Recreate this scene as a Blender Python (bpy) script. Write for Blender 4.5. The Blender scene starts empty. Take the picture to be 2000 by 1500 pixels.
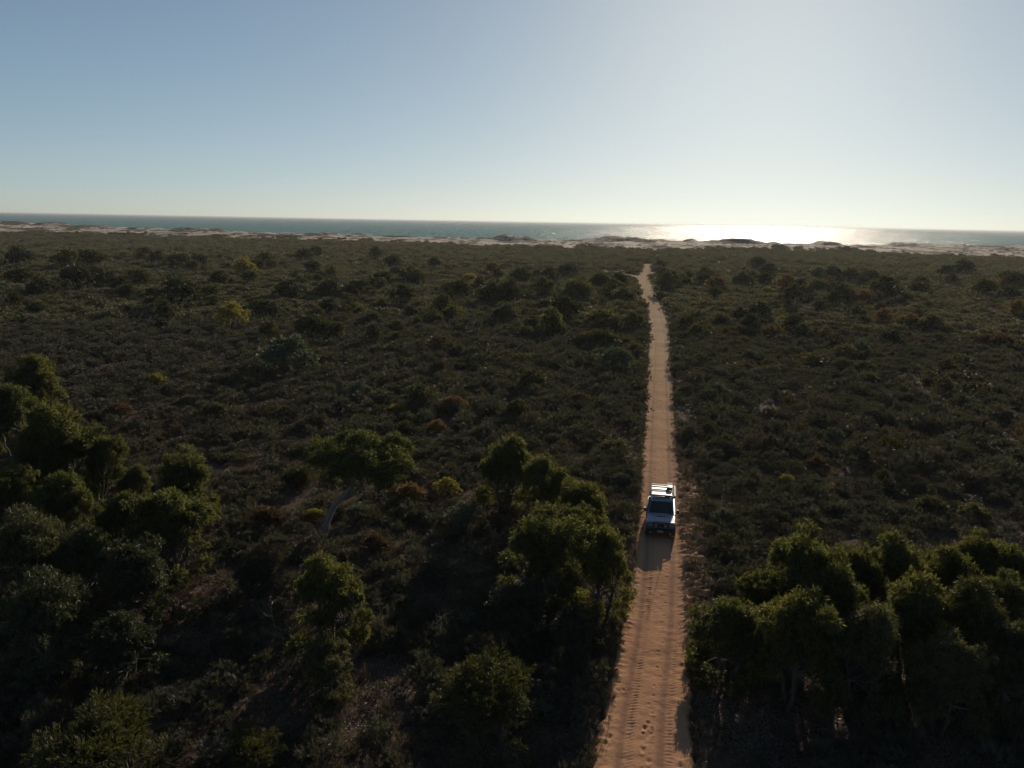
import bpy, bmesh, math, random, re
import numpy as np
from mathutils import Vector, Matrix, Euler

random.seed(7)
RNG = np.random.default_rng(11)
SC = bpy.context.scene
COL = SC.collection
PI = math.pi

# ------------------------------------------------------------------ camera
CAM_H = 20.4
PITCH = 11.9
ROLL = 1.06
cam_data = bpy.data.cameras.new('camera')
cam_data.sensor_width = 36.0
cam_data.lens = 27.19
cam_data.clip_start = 0.5
cam_data.clip_end = 120000
cam = bpy.data.objects.new('camera', cam_data)
COL.objects.link(cam)
cam.matrix_world = (Matrix.Translation((0, 0, CAM_H)) @ Matrix.Rotation(math.radians(90 - PITCH), 4, 'X')
                    @ Matrix.Rotation(math.radians(ROLL), 4, 'Z'))
SC.camera = cam

# ------------------------------------------------------------------ sky and sun
SUN_EL, SUN_AZ = 15.8, 17.0      # degrees; azimuth measured from +Y towards +X
world = bpy.data.worlds.new('World')
SC.world = world
world.use_nodes = True
wn = world.node_tree.nodes
sky = wn.new('ShaderNodeTexSky')
sky.sky_type = 'NISHITA'
sky.sun_disc = False
sky.sun_elevation = math.radians(SUN_EL)
sky.sun_rotation = math.radians(SUN_AZ)
sky.altitude = 20
sky.air_density = 0.6
sky.dust_density = 0.28
sky.ozone_density = 2.1
bg = wn['Background']
bg.inputs['Strength'].default_value = 0.118
# salt haze evens the sky out: the brightest parts are held back by a smooth shoulder, c / (1 + k c), and the hue is paler
wl = world.node_tree.links
SKY_K = 0.09
sky_den = wn.new('ShaderNodeVectorMath'); sky_den.operation = 'MULTIPLY_ADD'
wl.new(sky.outputs[0], sky_den.inputs[0])
sky_den.inputs[1].default_value = (SKY_K, SKY_K, SKY_K); sky_den.inputs[2].default_value = (1, 1, 1)
sky_div = wn.new('ShaderNodeVectorMath'); sky_div.operation = 'DIVIDE'
wl.new(sky.outputs[0], sky_div.inputs[0]); wl.new(sky_den.outputs[0], sky_div.inputs[1])
sky_tint = wn.new('ShaderNodeVectorMath'); sky_tint.operation = 'MULTIPLY'
wl.new(sky_div.outputs[0], sky_tint.inputs[0]); sky_tint.inputs[1].default_value = (0.92, 1.0, 0.985)
sky_sat = wn.new('ShaderNodeHueSaturation')
sky_sat.inputs['Saturation'].default_value = 0.88
wl.new(sky_tint.outputs[0], sky_sat.inputs['Color'])
wl.new(sky_sat.outputs[0], bg.inputs['Color'])

sun_data = bpy.data.lights.new('sun', 'SUN')
sun_data.energy = 5.0
sun_data.angle = math.radians(0.53)
sun_data.color = (1.0, 0.84, 0.66)
sun = bpy.data.objects.new('sun', sun_data)
COL.objects.link(sun)
e, a = math.radians(SUN_EL), math.radians(SUN_AZ)
SDIR = Vector((math.sin(a) * math.cos(e), math.cos(a) * math.cos(e), math.sin(e)))
sun.rotation_euler = SDIR.to_track_quat('Z', 'Y').to_euler()
sun.location = (0, 0, 60)

SC.view_settings.view_transform = 'Standard'
SC.view_settings.look = 'None'
SC.view_settings.gamma = 1
SC.view_settings.use_curve_mapping = False
SC.view_settings.exposure = 0.0
SC.cycles.max_bounces = 6
SC.cycles.diffuse_bounces = 2
SC.cycles.glossy_bounces = 2
SC.cycles.transmission_bounces = 3
SC.cycles.volume_bounces = 0
SC.cycles.use_denoising = True

# ------------------------------------------------------------------ helpers
CAMM = cam.matrix_world.copy()
F_PX = 27.19 / 36.0 * 2000.0

def at(px, py, z=0.0):
    """the place in the world, at height z, that the survey photograph shows at (px, py)"""
    d = CAMM.to_3x3() @ Vector(((px - 1000) / F_PX, -(py - 750) / F_PX, -1.0))
    t = (z - CAM_H) / d.z
    return Vector((d.x * t, d.y * t, z))

def depth_scale(p):
    """metres per photograph pixel at point p"""
    v = CAMM.inverted() @ Vector(p)
    return -v.z / F_PX

def tag(o, label=None, cat=None, group=None, kind=None):
    if label: o['label'] = label
    if cat: o['category'] = cat
    if group: o['group'] = group
    if kind: o['kind'] = kind
    return o

def link(name, me, mat=None, parent=None):
    o = bpy.data.objects.new(name, me)
    COL.objects.link(o)
    if mat is not None and me is not None and hasattr(me, 'materials') and not me.materials:
        me.materials.append(mat)
    if parent is not None: o.parent = parent
    return o

def empty(name, loc, rz=0.0):
    o = bpy.data.objects.new(name, None)
    o.location = loc
    o.rotation_euler = (0, 0, rz)
    o.empty_display_size = 0.3
    COL.objects.link(o)
    return o

def mesh_np(name, verts, faces, smooth=False):
    verts = np.asarray(verts, dtype=np.float32); faces = np.asarray(faces, dtype=np.int32)
    k = faces.shape[1]
    me = bpy.data.meshes.new(name)
    me.vertices.add(len(verts)); me.vertices.foreach_set('co', verts.ravel())
    me.loops.add(faces.size); me.loops.foreach_set('vertex_index', faces.ravel())
    me.polygons.add(len(faces))
    me.polygons.foreach_set('loop_start', np.arange(0, faces.size, k, dtype=np.int32))
    if smooth: me.polygons.foreach_set('use_smooth', np.ones(len(faces), dtype=bool))
    me.update(calc_edges=True)
    return me

# value noise -----------------------------------------------------
def _h(ix, iy, s):
    n = (ix.astype(np.int64) * 374761393 + iy.astype(np.int64) * 668265263 + s * 1442695041) & 0xffffffff
    n = ((n ^ (n >> 13)) * 1274126177) & 0xffffffff
    n = (n ^ (n >> 16)) & 0xffffffff
    return n / 4294967295.0

def vnoise(x, y, s=0):
    x = np.asarray(x, dtype=np.float64); y = np.asarray(y, dtype=np.float64)
    ix = np.floor(x); iy = np.floor(y)
    fx = x - ix; fy = y - iy
    fx = fx * fx * fx * (fx * (fx * 6 - 15) + 10); fy = fy * fy * fy * (fy * (fy * 6 - 15) + 10)
    a = _h(ix, iy, s); b = _h(ix + 1, iy, s); c = _h(ix, iy + 1, s); d = _h(ix + 1, iy + 1, s)
    return (a * (1 - fx) + b * fx) * (1 - fy) + (c * (1 - fx) + d * fx) * fy

def fbm(x, y, s=0, o=4, g=0.5):
    t = 0; am = 1; n = 0
    for i in range(o):
        t = t + am * vnoise(x * 2 ** i + 17.3 * i, y * 2 ** i + 9.1 * i, s + i * 7)
        n += am; am *= g
    return t / n

def sstep(a, b, x):
    t = np.clip((x - a) / (b - a), 0, 1)
    return t * t * (3 - 2 * t)

# ------------------------------------------------------------------ the track's course
EDGE = [(1500, 1165, 1350), (1400, 1183, 1345), (1300, 1205, 1340), (1200, 1226, 1338), (1100, 1243, 1333),
        (1000, 1253, 1325), (900, 1258, 1320), (800, 1263, 1314), (700, 1268, 1310), (660, 1270, 1307), (640, 1269, 1303),
        (620, 1266, 1297), (600, 1262, 1290), (580, 1254, 1281), (562, 1248, 1273), (550, 1244, 1268),
        (540, 1246, 1264), (530, 1254, 1270), (522, 1256, 1270), (515, 1256, 1271)]
_L = [at(l, y) for y, l, r in EDGE]; _R = [at(r, y) for y, l, r in EDGE]
TY = np.array([(l.y + r.y) / 2 for l, r in zip(_L, _R)])
TC = np.array([(l.x + r.x) / 2 for l, r in zip(_L, _R)])
TW = np.array([(r.x - l.x) / 2 for l, r in zip(_L, _R)])
sl = (TC[2] - TC[0]) / (TY[2] - TY[0])
TY = np.concatenate([[-40], TY]); TC = np.concatenate([[TC[0] + sl * (-40 - TY[1])], TC]); TW = np.concatenate([[1.9], TW])
TRACK_END = TY[-1]
def tr_c(y): return np.interp(y, TY, TC)
def tr_w(y): return np.interp(y, TY, TW)
def tr_d(x, y):
    """signed sideways distance from the track centre in units of metres, and half width"""
    return x - tr_c(y), tr_w(y)

# side tracks across the scrub, centre lines
SIDE = [[at(*p) for p in [(1252, 541), (1228, 536), (1180, 528), (1100, 521), (1000, 516), (900, 510), (820, 505), (760, 502), (690, 498), (620, 494), (560, 491)]],
        [at(*p) for p in [(1262, 517), (1248, 515), (1238, 514)]],
        [at(*p) for p in [(1279, 504), (1288, 500), (1296, 498)]],
        [at(*p) for p in [(1262, 536), (1275, 532), (1284, 530)]]]
def side_d(x, y):
    best = np.full(np.shape(x), 1e9)
    for pl in SIDE:
        for p, q in zip(pl[:-1], pl[1:]):
            dx, dy = q.x - p.x, q.y - p.y
            t = np.clip(((x - p.x) * dx + (y - p.y) * dy) / (dx * dx + dy * dy), 0, 1)
            best = np.minimum(best, np.hypot(x - p.x - t * dx, y - p.y - t * dy))
    return best

SEA_Z = -4.0
def dune_base(x):
    return np.interp(x, [-1500, -900, -520, -190, 0, 200, 420, 600, 1500], [905, 845, 742, 668, 596, 594, 560, 545, 540])
def shore(x):
    return np.interp(x, [-1600, -830, -450, -150, 100, 350, 620, 1600], [1500, 1290, 1020, 860, 830, 860, 940, 1150])

def height(x, y):
    x = np.asarray(x, float); y = np.asarray(y, float)
    far = sstep(60, 300, y)
    h = (fbm(x / 9, y / 9, 3, 3) - 0.5) * 0.35 + (fbm(x / 60, y / 60, 5, 2) - 0.5) * (0.3 + 1.2 * far)
    base = dune_base(x) + (fbm(x / 70, y / 300, 21, 3) - 0.5) * 60
    sh = shore(x) + (fbm(x / 60, x * 0, 9, 3) - 0.5) * 60
    D = sstep(base, base + 40, y)
    r1 = 1 - np.abs(2 * fbm(x / 62, y / 55, 31, 3) - 1)
    r2 = 1 - np.abs(2 * fbm(x / 24, y / 30, 37, 3) - 1)
    big = np.clip((fbm(x / 30, y / 60, 41, 3) - 0.54) / 0.30, 0, 1) ** 0.9
    dn = -0.2 + 2.6 * r1 ** 2 + 1.5 * r2 ** 2 + 3.9 * big * (0.45 + 1.1 * fbm(x / 11, y / 16, 43, 2)) * sstep(-190, -70, y - sh)
    h = h * (1 - D * 0.7) + D * dn
    fall = sstep(sh - 30, sh + 30, y)
    h = h * (1 - fall) + (-8.0) * fall
    # the track bed is a shallow trough, cut where the sand lies
    d, w = tr_d(x, y)
    on = (y < TRACK_END + 4)
    cut = (1 - sstep(w - 0.05, w + 0.45, np.abs(d))) * on
    h = h - cut * 0.42
    return h

def gz(x, y): return float(height(np.array([x]), np.array([y]))[0])

# ------------------------------------------------------------------ material helpers
def new_mat(name):
    m = bpy.data.materials.new(name); m.use_nodes = True
    nt = m.node_tree
    for n in list(nt.nodes): nt.nodes.remove(n)
    return m, nt
def N(nt, t, **kw):
    n = nt.nodes.new('ShaderNode' + t)
    for k, v in kw.items():
        if k.startswith('i_'): n.inputs[k[2:].replace('_', ' ')].default_value = v
        else: setattr(n, k, v)
    return n
def L(nt, a, b): nt.links.new(a, b)
def ramp(nt, fac, stops, interp='LINEAR'):
    r = nt.nodes.new('ShaderNodeValToRGB'); r.color_ramp.interpolation = interp
    el = r.color_ramp.elements
    while len(el) > 1: el.remove(el[-1])
    el[0].position = stops[0][0]; el[0].color = stops[0][1] if len(stops[0][1]) == 4 else (*stops[0][1], 1)
    for p, c in stops[1:]:
        x = el.new(p); x.color = c if len(c) == 4 else (*c, 1)
    L(nt, fac, r.inputs[0]); return r.outputs[0]
def noise(nt, vec, scale, detail=4, rough=0.55, dim='3D'):
    n = nt.nodes.new('ShaderNodeTexNoise'); n.noise_dimensions = dim
    n.inputs['Scale'].default_value = scale; n.inputs['Detail'].default_value = detail; n.inputs['Roughness'].default_value = rough
    if vec is not None: L(nt, vec, n.inputs['Vector'])
    return n.outputs['Fac']
def mixc(nt, f, a, b, mode='MIX'):
    m = nt.nodes.new('ShaderNodeMix'); m.data_type = 'RGBA'; m.blend_type = mode
    for s, v in ((m.inputs[0], f), (m.inputs[6], a), (m.inputs[7], b)):
        if isinstance(v, (int, float)): s.default_value = v
        elif isinstance(v, tuple): s.default_value = v if len(v) == 4 else (*v, 1)
        else: L(nt, v, s)
    return m.outputs[2]
def math_n(nt, op, a, b=None, c=None):
    m = nt.nodes.new('ShaderNodeMath'); m.operation = op
    for i, v in enumerate((a, b, c)):
        if v is None: continue
        if isinstance(v, (int, float)): m.inputs[i].default_value = v
        else: L(nt, v, m.inputs[i])
    return m.outputs[0]
def principled(name, color, rough=0.5, metal=0.0, spec=0.5, coat=0.0, bump=0.0, bscale=40.0, var=0.0, dirt=None):
    m, nt = new_mat(name)
    out = N(nt, 'OutputMaterial'); p = N(nt, 'BsdfPrincipled')
    p.inputs['Roughness'].default_value = rough; p.inputs['Metallic'].default_value = metal
    p.inputs['Specular IOR Level'].default_value = spec; p.inputs['Coat Weight'].default_value = coat
    tc = N(nt, 'TexCoord'); n1 = noise(nt, tc.outputs['Object'], 3.0, 5)
    c2 = tuple(c * (1 - var) for c in color[:3])
    col = mixc(nt, ramp(nt, n1, [(0.35, (0, 0, 0)), (0.65, (1, 1, 1))]), (*color[:3], 1), (*c2, 1))
    if dirt:
        sep = N(nt, 'SeparateXYZ'); L(nt, tc.outputs['Object'], sep.inputs[0])
        n2 = noise(nt, tc.outputs['Object'], 9.0, 5)
        f = math_n(nt, 'SUBTRACT', math_n(nt, 'ADD', math_n(nt, 'MULTIPLY', sep.outputs[2], -1.4), 1.05), math_n(nt, 'MULTIPLY', n2, 0.9))
        f = math_n(nt, 'MULTIPLY', math_n(nt, 'MAXIMUM', math_n(nt, 'MINIMUM', f, 1.0), 0.12), 0.75)
        col = mixc(nt, f, col, (*dirt, 1))
    L(nt, col, p.inputs['Base Color'])
    if bump:
        b = N(nt, 'Bump'); b.inputs['Strength'].default_value = bump; b.inputs['Distance'].default_value = 0.01
        L(nt, noise(nt, tc.outputs['Object'], bscale, 4), b.inputs['Height']); L(nt, b.outputs[0], p.inputs['Normal'])
    L(nt, p.outputs[0], out.inputs[0])
    return m

def leaf_mat(name, cols, trans=0.35, rough=0.6, tcol=None, spatial=False, spec=0.18):
    """leaf blades: reflecting and letting light through; tone varies blade by blade and plant by plant"""
    m, nt = new_mat(name)
    out = N(nt, 'OutputMaterial')
    geo = N(nt, 'NewGeometry'); oi = N(nt, 'ObjectInfo')
    f1 = geo.outputs['Random Per Island']
    stops = [(i / max(1, len(cols) - 1), c) for i, c in enumerate(cols)]
    if spatial:
        # plants of a kind grow in drifts: read the plant's own place
        mp = N(nt, 'VectorMath', operation='MULTIPLY'); L(nt, oi.outputs['Location'], mp.inputs[0]); mp.inputs[1].default_value = (1, 0.6, 0)
        nz = noise(nt, mp.outputs[0], 0.035, 3, 0.6)
        f = math_n(nt, 'ADD', math_n(nt, 'MULTIPLY', nz, 1.5), math_n(nt, 'MULTIPLY', oi.outputs['Random'], 0.6))
        f = math_n(nt, 'SUBTRACT', f, 0.58)
        col = ramp(nt, f, stops)
    else:
        col = ramp(nt, oi.outputs['Random'], stops)
    v = math_n(nt, 'ADD', math_n(nt, 'MULTIPLY', f1, 1.0), 0.5)
    hs = N(nt, 'HueSaturation'); L(nt, col, hs.inputs['Color']); L(nt, v, hs.inputs['Value'])
    L(nt, math_n(nt, 'ADD', math_n(nt, 'MULTIPLY', f1, 0.04), 0.48), hs.inputs['Hue'])
    p = N(nt, 'BsdfPrincipled'); p.inputs['Roughness'].default_value = rough; p.inputs['Specular IOR Level'].default_value = spec
    L(nt, hs.outputs[0], p.inputs['Base Color'])
    t = N(nt, 'BsdfTranslucent')
    tc = mixc(nt, 1.0, hs.outputs[0], tcol or (1.5, 1.6, 0.6, 1), 'MULTIPLY')
    L(nt, tc, t.inputs['Color'])
    mx = N(nt, 'MixShader'); mx.inputs[0].default_value = trans
    L(nt, p.outputs[0], mx.inputs[1]); L(nt, t.outputs[0], mx.inputs[2]); L(nt, mx.outputs[0], out.inputs[0])
    return m

# ------------------------------------------------------------------ ground material
def ground_mat():
    m, nt = new_mat('earth_and_litter')
    out = N(nt, 'OutputMaterial'); p = N(nt, 'BsdfPrincipled'); p.inputs['Roughness'].default_value = 0.95
    p.inputs['Specular IOR Level'].default_value = 0.03
    g = N(nt, 'NewGeometry'); pos = g.outputs['Position']
    sep = N(nt, 'SeparateXYZ'); L(nt, pos, sep.inputs[0]); X, Y, Z = sep.outputs
    n_big = noise(nt, pos, 0.06, 4); n_mid = noise(nt, pos, 0.7, 5, 0.6); n_fine = noise(nt, pos, 7.0, 5, 0.7)
    earth = mixc(nt, ramp(nt, n_mid, [(0.35, (0, 0, 0)), (0.7, (1, 1, 1))]), (0.035, 0.027, 0.022), (0.10, 0.070, 0.050))
    litter = mixc(nt, ramp(nt, n_fine, [(0.5, (0, 0, 0)), (0.68, (1, 1, 1))]), earth, (0.17, 0.125, 0.095))
    sandp = ramp(nt, math_n(nt, 'ADD', math_n(nt, 'MULTIPLY', n_big, 0.6), math_n(nt, 'MULTIPLY', n_mid, 0.4)), [(0.56, (0, 0, 0)), (0.66, (1, 1, 1))])
    nearcol = mixc(nt, sandp, litter, (0.21, 0.14, 0.10))
    # far flats: low green-brown cover reads as colour on the earth
    flat = mixc(nt, noise(nt, pos, 0.3, 6, 0.7), (0.030, 0.032, 0.018), (0.075, 0.066, 0.042))
    ff = ramp(nt, math_n(nt, 'MULTIPLY', Y, 1 / 400.0), [(0.3, (0, 0, 0)), (0.7, (1, 1, 1))])
    c = mixc(nt, ff, nearcol, flat)
    # dune sand
    mp = N(nt, 'VectorMath', operation='MULTIPLY'); L(nt, pos, mp.inputs[0]); mp.inputs[1].default_value = (0.02, 0.03, 0)
    nb = noise(nt, mp.outputs[0], 1.0, 5, 0.6)
    da = N(nt, 'Attribute'); da.attribute_name = 'dune'
    yy = math_n(nt, 'ADD', da.outputs['Fac'], math_n(nt, 'MULTIPLY', math_n(nt, 'SUBTRACT', nb, 0.5), 120))
    mp3 = N(nt, 'VectorMath', operation='MULTIPLY'); L(nt, pos, mp3.inputs[0]); mp3.inputs[1].default_value = (0.16, 0.08, 0)
    yy = math_n(nt, 'ADD', yy, math_n(nt, 'MULTIPLY', math_n(nt, 'SUBTRACT', noise(nt, mp3.outputs[0], 1.0, 4, 0.65), 0.5), 150))
    fs = ramp(nt, math_n(nt, 'ADD', math_n(nt, 'MULTIPLY', yy, 0.001), 0.5), [(0.500, (0, 0, 0)), (0.512, (1, 1, 1))])
    mp2 = N(nt, 'VectorMath', operation='MULTIPLY'); L(nt, pos, mp2.inputs[0]); mp2.inputs[1].default_value = (0.035, 0.022, 0)
    ns = noise(nt, mp2.outputs[0], 1.0, 6, 0.62)
    hz = math_n(nt, 'ADD', ns, math_n(nt, 'MULTIPLY', math_n(nt, 'SUBTRACT', Z, 2.2), 0.018))
    scr = ramp(nt, hz, [(0.50, (0, 0, 0)), (0.54, (1, 1, 1))])
    sand = mixc(nt, noise(nt, pos, 0.05, 5), (0.56, 0.46, 0.35), (0.45, 0.36, 0.27))
    dune = mixc(nt, scr, sand, (0.085, 0.072, 0.052))
    c = mixc(nt, fs, c, dune)
    L(nt, c, p.inputs['Base Color'])
    b = N(nt, 'Bump'); b.inputs['Strength'].default_value = 0.9; b.inputs['Distance'].default_value = 0.12
    L(nt, math_n(nt, 'ADD', n_fine, math_n(nt, 'MULTIPLY', noise(nt, pos, 2.2, 4), 1.2)), b.inputs['Height']); L(nt, b.outputs[0], p.inputs['Normal'])
    L(nt, p.outputs[0], out.inputs[0])
    return m
M_GROUND = ground_mat()

def sand_mat():
    m, nt = new_mat('track_sand')
    out = N(nt, 'OutputMaterial'); p = N(nt, 'BsdfPrincipled'); p.inputs['Roughness'].default_value = 0.9
    p.inputs['Specular IOR Level'].default_value = 0.0
    g = N(nt, 'NewGeometry'); pos = g.outputs['Position']
    at_ = N(nt, 'Attribute'); at_.attribute_name = 'rut'
    n1 = noise(nt, pos, 0.35, 5); n2 = noise(nt, pos, 3.0, 6, 0.65)
    base = mixc(nt, n1, (0.44, 0.245, 0.135), (0.49, 0.285, 0.165))
    base = mixc(nt, ramp(nt, n2, [(0.35, (0, 0, 0)), (0.75, (1, 1, 1))]), base, (0.37, 0.215, 0.125))
    # packed wheel ruts are greyer; the sand colour pales further out
    c = mixc(nt, math_n(nt, 'MULTIPLY', at_.outputs['Fac'], 0.85), base, (0.25, 0.150, 0.105))
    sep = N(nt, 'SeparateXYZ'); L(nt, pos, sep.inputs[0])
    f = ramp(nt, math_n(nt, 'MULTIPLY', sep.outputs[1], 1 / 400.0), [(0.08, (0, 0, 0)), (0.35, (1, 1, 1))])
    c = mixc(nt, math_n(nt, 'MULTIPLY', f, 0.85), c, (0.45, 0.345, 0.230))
    L(nt, c, p.inputs['Base Color'])
    b = N(nt, 'Bump'); b.inputs['Strength'].default_value = 0.6; b.inputs['Distance'].default_value = 0.03
    L(nt, math_n(nt, 'ADD', noise(nt, pos, 14.0, 5, 0.6), noise(nt, pos, 3.0, 4)), b.inputs['Height']); L(nt, b.outputs[0], p.inputs['Normal'])
    L(nt, p.outputs[0], out.inputs[0])
    return m
M_SAND = sand_mat()

# ------------------------------------------------------------------ ground sheets
def lines(segs):
    out = [segs[0][0]]
    for a, b, s in segs:
        n = max(1, int(round((b - a) / s)))
        out += list(np.linspace(a, b, n + 1)[1:])
    return np.array(out)
XS = lines([(-1600, -700, 14), (-700, -220, 7), (-220, -50, 3.4), (-50, 50, 0.75), (50, 220, 3.4), (220, 700, 7), (700, 1600, 14)])
YN = lines([(-150, 5, 6), (5, 90, 0.75), (90, 220, 2), (220, 600, 5)])
YF = lines([(600, 960, 3.0), (960, 1560, 6)])
def sheet(name, xs, ys, mat):
    gx, gy = np.meshgrid(xs, ys)
    z = height(gx.ravel(), gy.ravel())
    v = np.stack([gx.ravel(), gy.ravel(), z], 1)
    nx = len(xs)
    i = (np.arange(len(ys) - 1)[:, None] * nx + np.arange(nx - 1)[None, :]).ravel()
    f = np.stack([i, i + 1, i + nx + 1, i + nx], 1)
    me = mesh_np(name, v, f, True)
    at_ = me.attributes.new('dune', 'FLOAT', 'POINT'); at_.data.foreach_set('value', (gy.ravel() - dune_base(gx.ravel())).astype(np.float32))
    return link(name, me, mat)
tag(sheet('ground', XS, YN, M_GROUND), kind='structure')
XD = lines([(-1600, -700, 9), (-700, 700, 4.0), (700, 1600, 9)])
tag(sheet('dunes', XD, YF, M_GROUND), kind='structure')

# ------------------------------------------------------------------ sea
def sea_mat():
    m, nt = new_mat('sea_water')
    out = N(nt, 'OutputMaterial'); p = N(nt, 'BsdfPrincipled')
    p.inputs['Base Color'].default_value = (0.012, 0.10, 0.12, 1)
    g = N(nt, 'NewGeometry'); pos = g.outputs['Position']
    mp = N(nt, 'VectorMath', operation='MULTIPLY'); L(nt, pos, mp.inputs[0]); mp.inputs[1].default_value = (0.6, 1.0, 0)
    sep = N(nt, 'SeparateXYZ'); L(nt, pos, sep.inputs[0])
    col = mixc(nt, ramp(nt, math_n(nt, 'MULTIPLY', sep.outputs[1], 1 / 12000.0), [(0.08, (0, 0, 0)), (0.5, (1, 1, 1))]), (0.010, 0.098, 0.088), (0.007, 0.062, 0.064))
    L(nt, col, p.inputs['Base Color'])
    p.inputs['IOR'].default_value = 1.33
    mg = N(nt, 'VectorMath', operation='MULTIPLY'); L(nt, pos, mg.inputs[0]); mg.inputs[1].default_value = (0.16, 0.011, 0)
    gust = noise(nt, mg.outputs[0], 1.0, 4, 0.7)          # wave groups, choppier and calmer water
    L(nt, ramp(nt, gust, [(0.40, (0.10, 0.10, 0.10)), (0.60, (0.36, 0.36, 0.36))]), p.inputs['Roughness'])
    p.inputs['Specular IOR Level'].default_value = 0.15
    b = N(nt, 'Bump'); b.inputs['Strength'].default_value = 1.0; b.inputs['Distance'].default_value = 1.6
    h = math_n(nt, 'ADD', math_n(nt, 'MULTIPLY', noise(nt, mp.outputs[0], 0.12, 5, 0.6), 3.0), math_n(nt, 'MULTIPLY', noise(nt, mp.outputs[0], 0.9, 4, 0.6), 0.5))
    L(nt, h, b.inputs['Height']); L(nt, b.outputs[0], p.inputs['Normal'])
    df = N(nt, 'BsdfDiffuse'); L(nt, mixc(nt, 1.0, col, (1.5, 1.5, 1.5, 1), 'MULTIPLY'), df.inputs['Color'])   # light coming back out of the water
    mx = N(nt, 'MixShader'); mx.inputs[0].default_value = 0.58
    L(nt, p.outputs[0], mx.inputs[1]); L(nt, df.outputs[0], mx.inputs[2]); L(nt, mx.outputs[0], out.inputs[0])
    return m
sx = np.array([-60000, -6000, -1500, 0, 1500, 6000, 60000.0]); sy = np.array([700, 1500, 4000, 12000, 45000.0])
gx, gy = np.meshgrid(sx, sy); v = np.stack([gx.ravel(), gy.ravel(), np.full(gx.size, SEA_Z)], 1)
i = (np.arange(len(sy) - 1)[:, None] * len(sx) + np.arange(len(sx) - 1)[None, :]).ravel()
tag(link('sea', mesh_np('sea', v, np.stack([i, i + 1, i + len(sx) + 1, i + len(sx)], 1)), sea_mat()), kind='structure')

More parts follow.
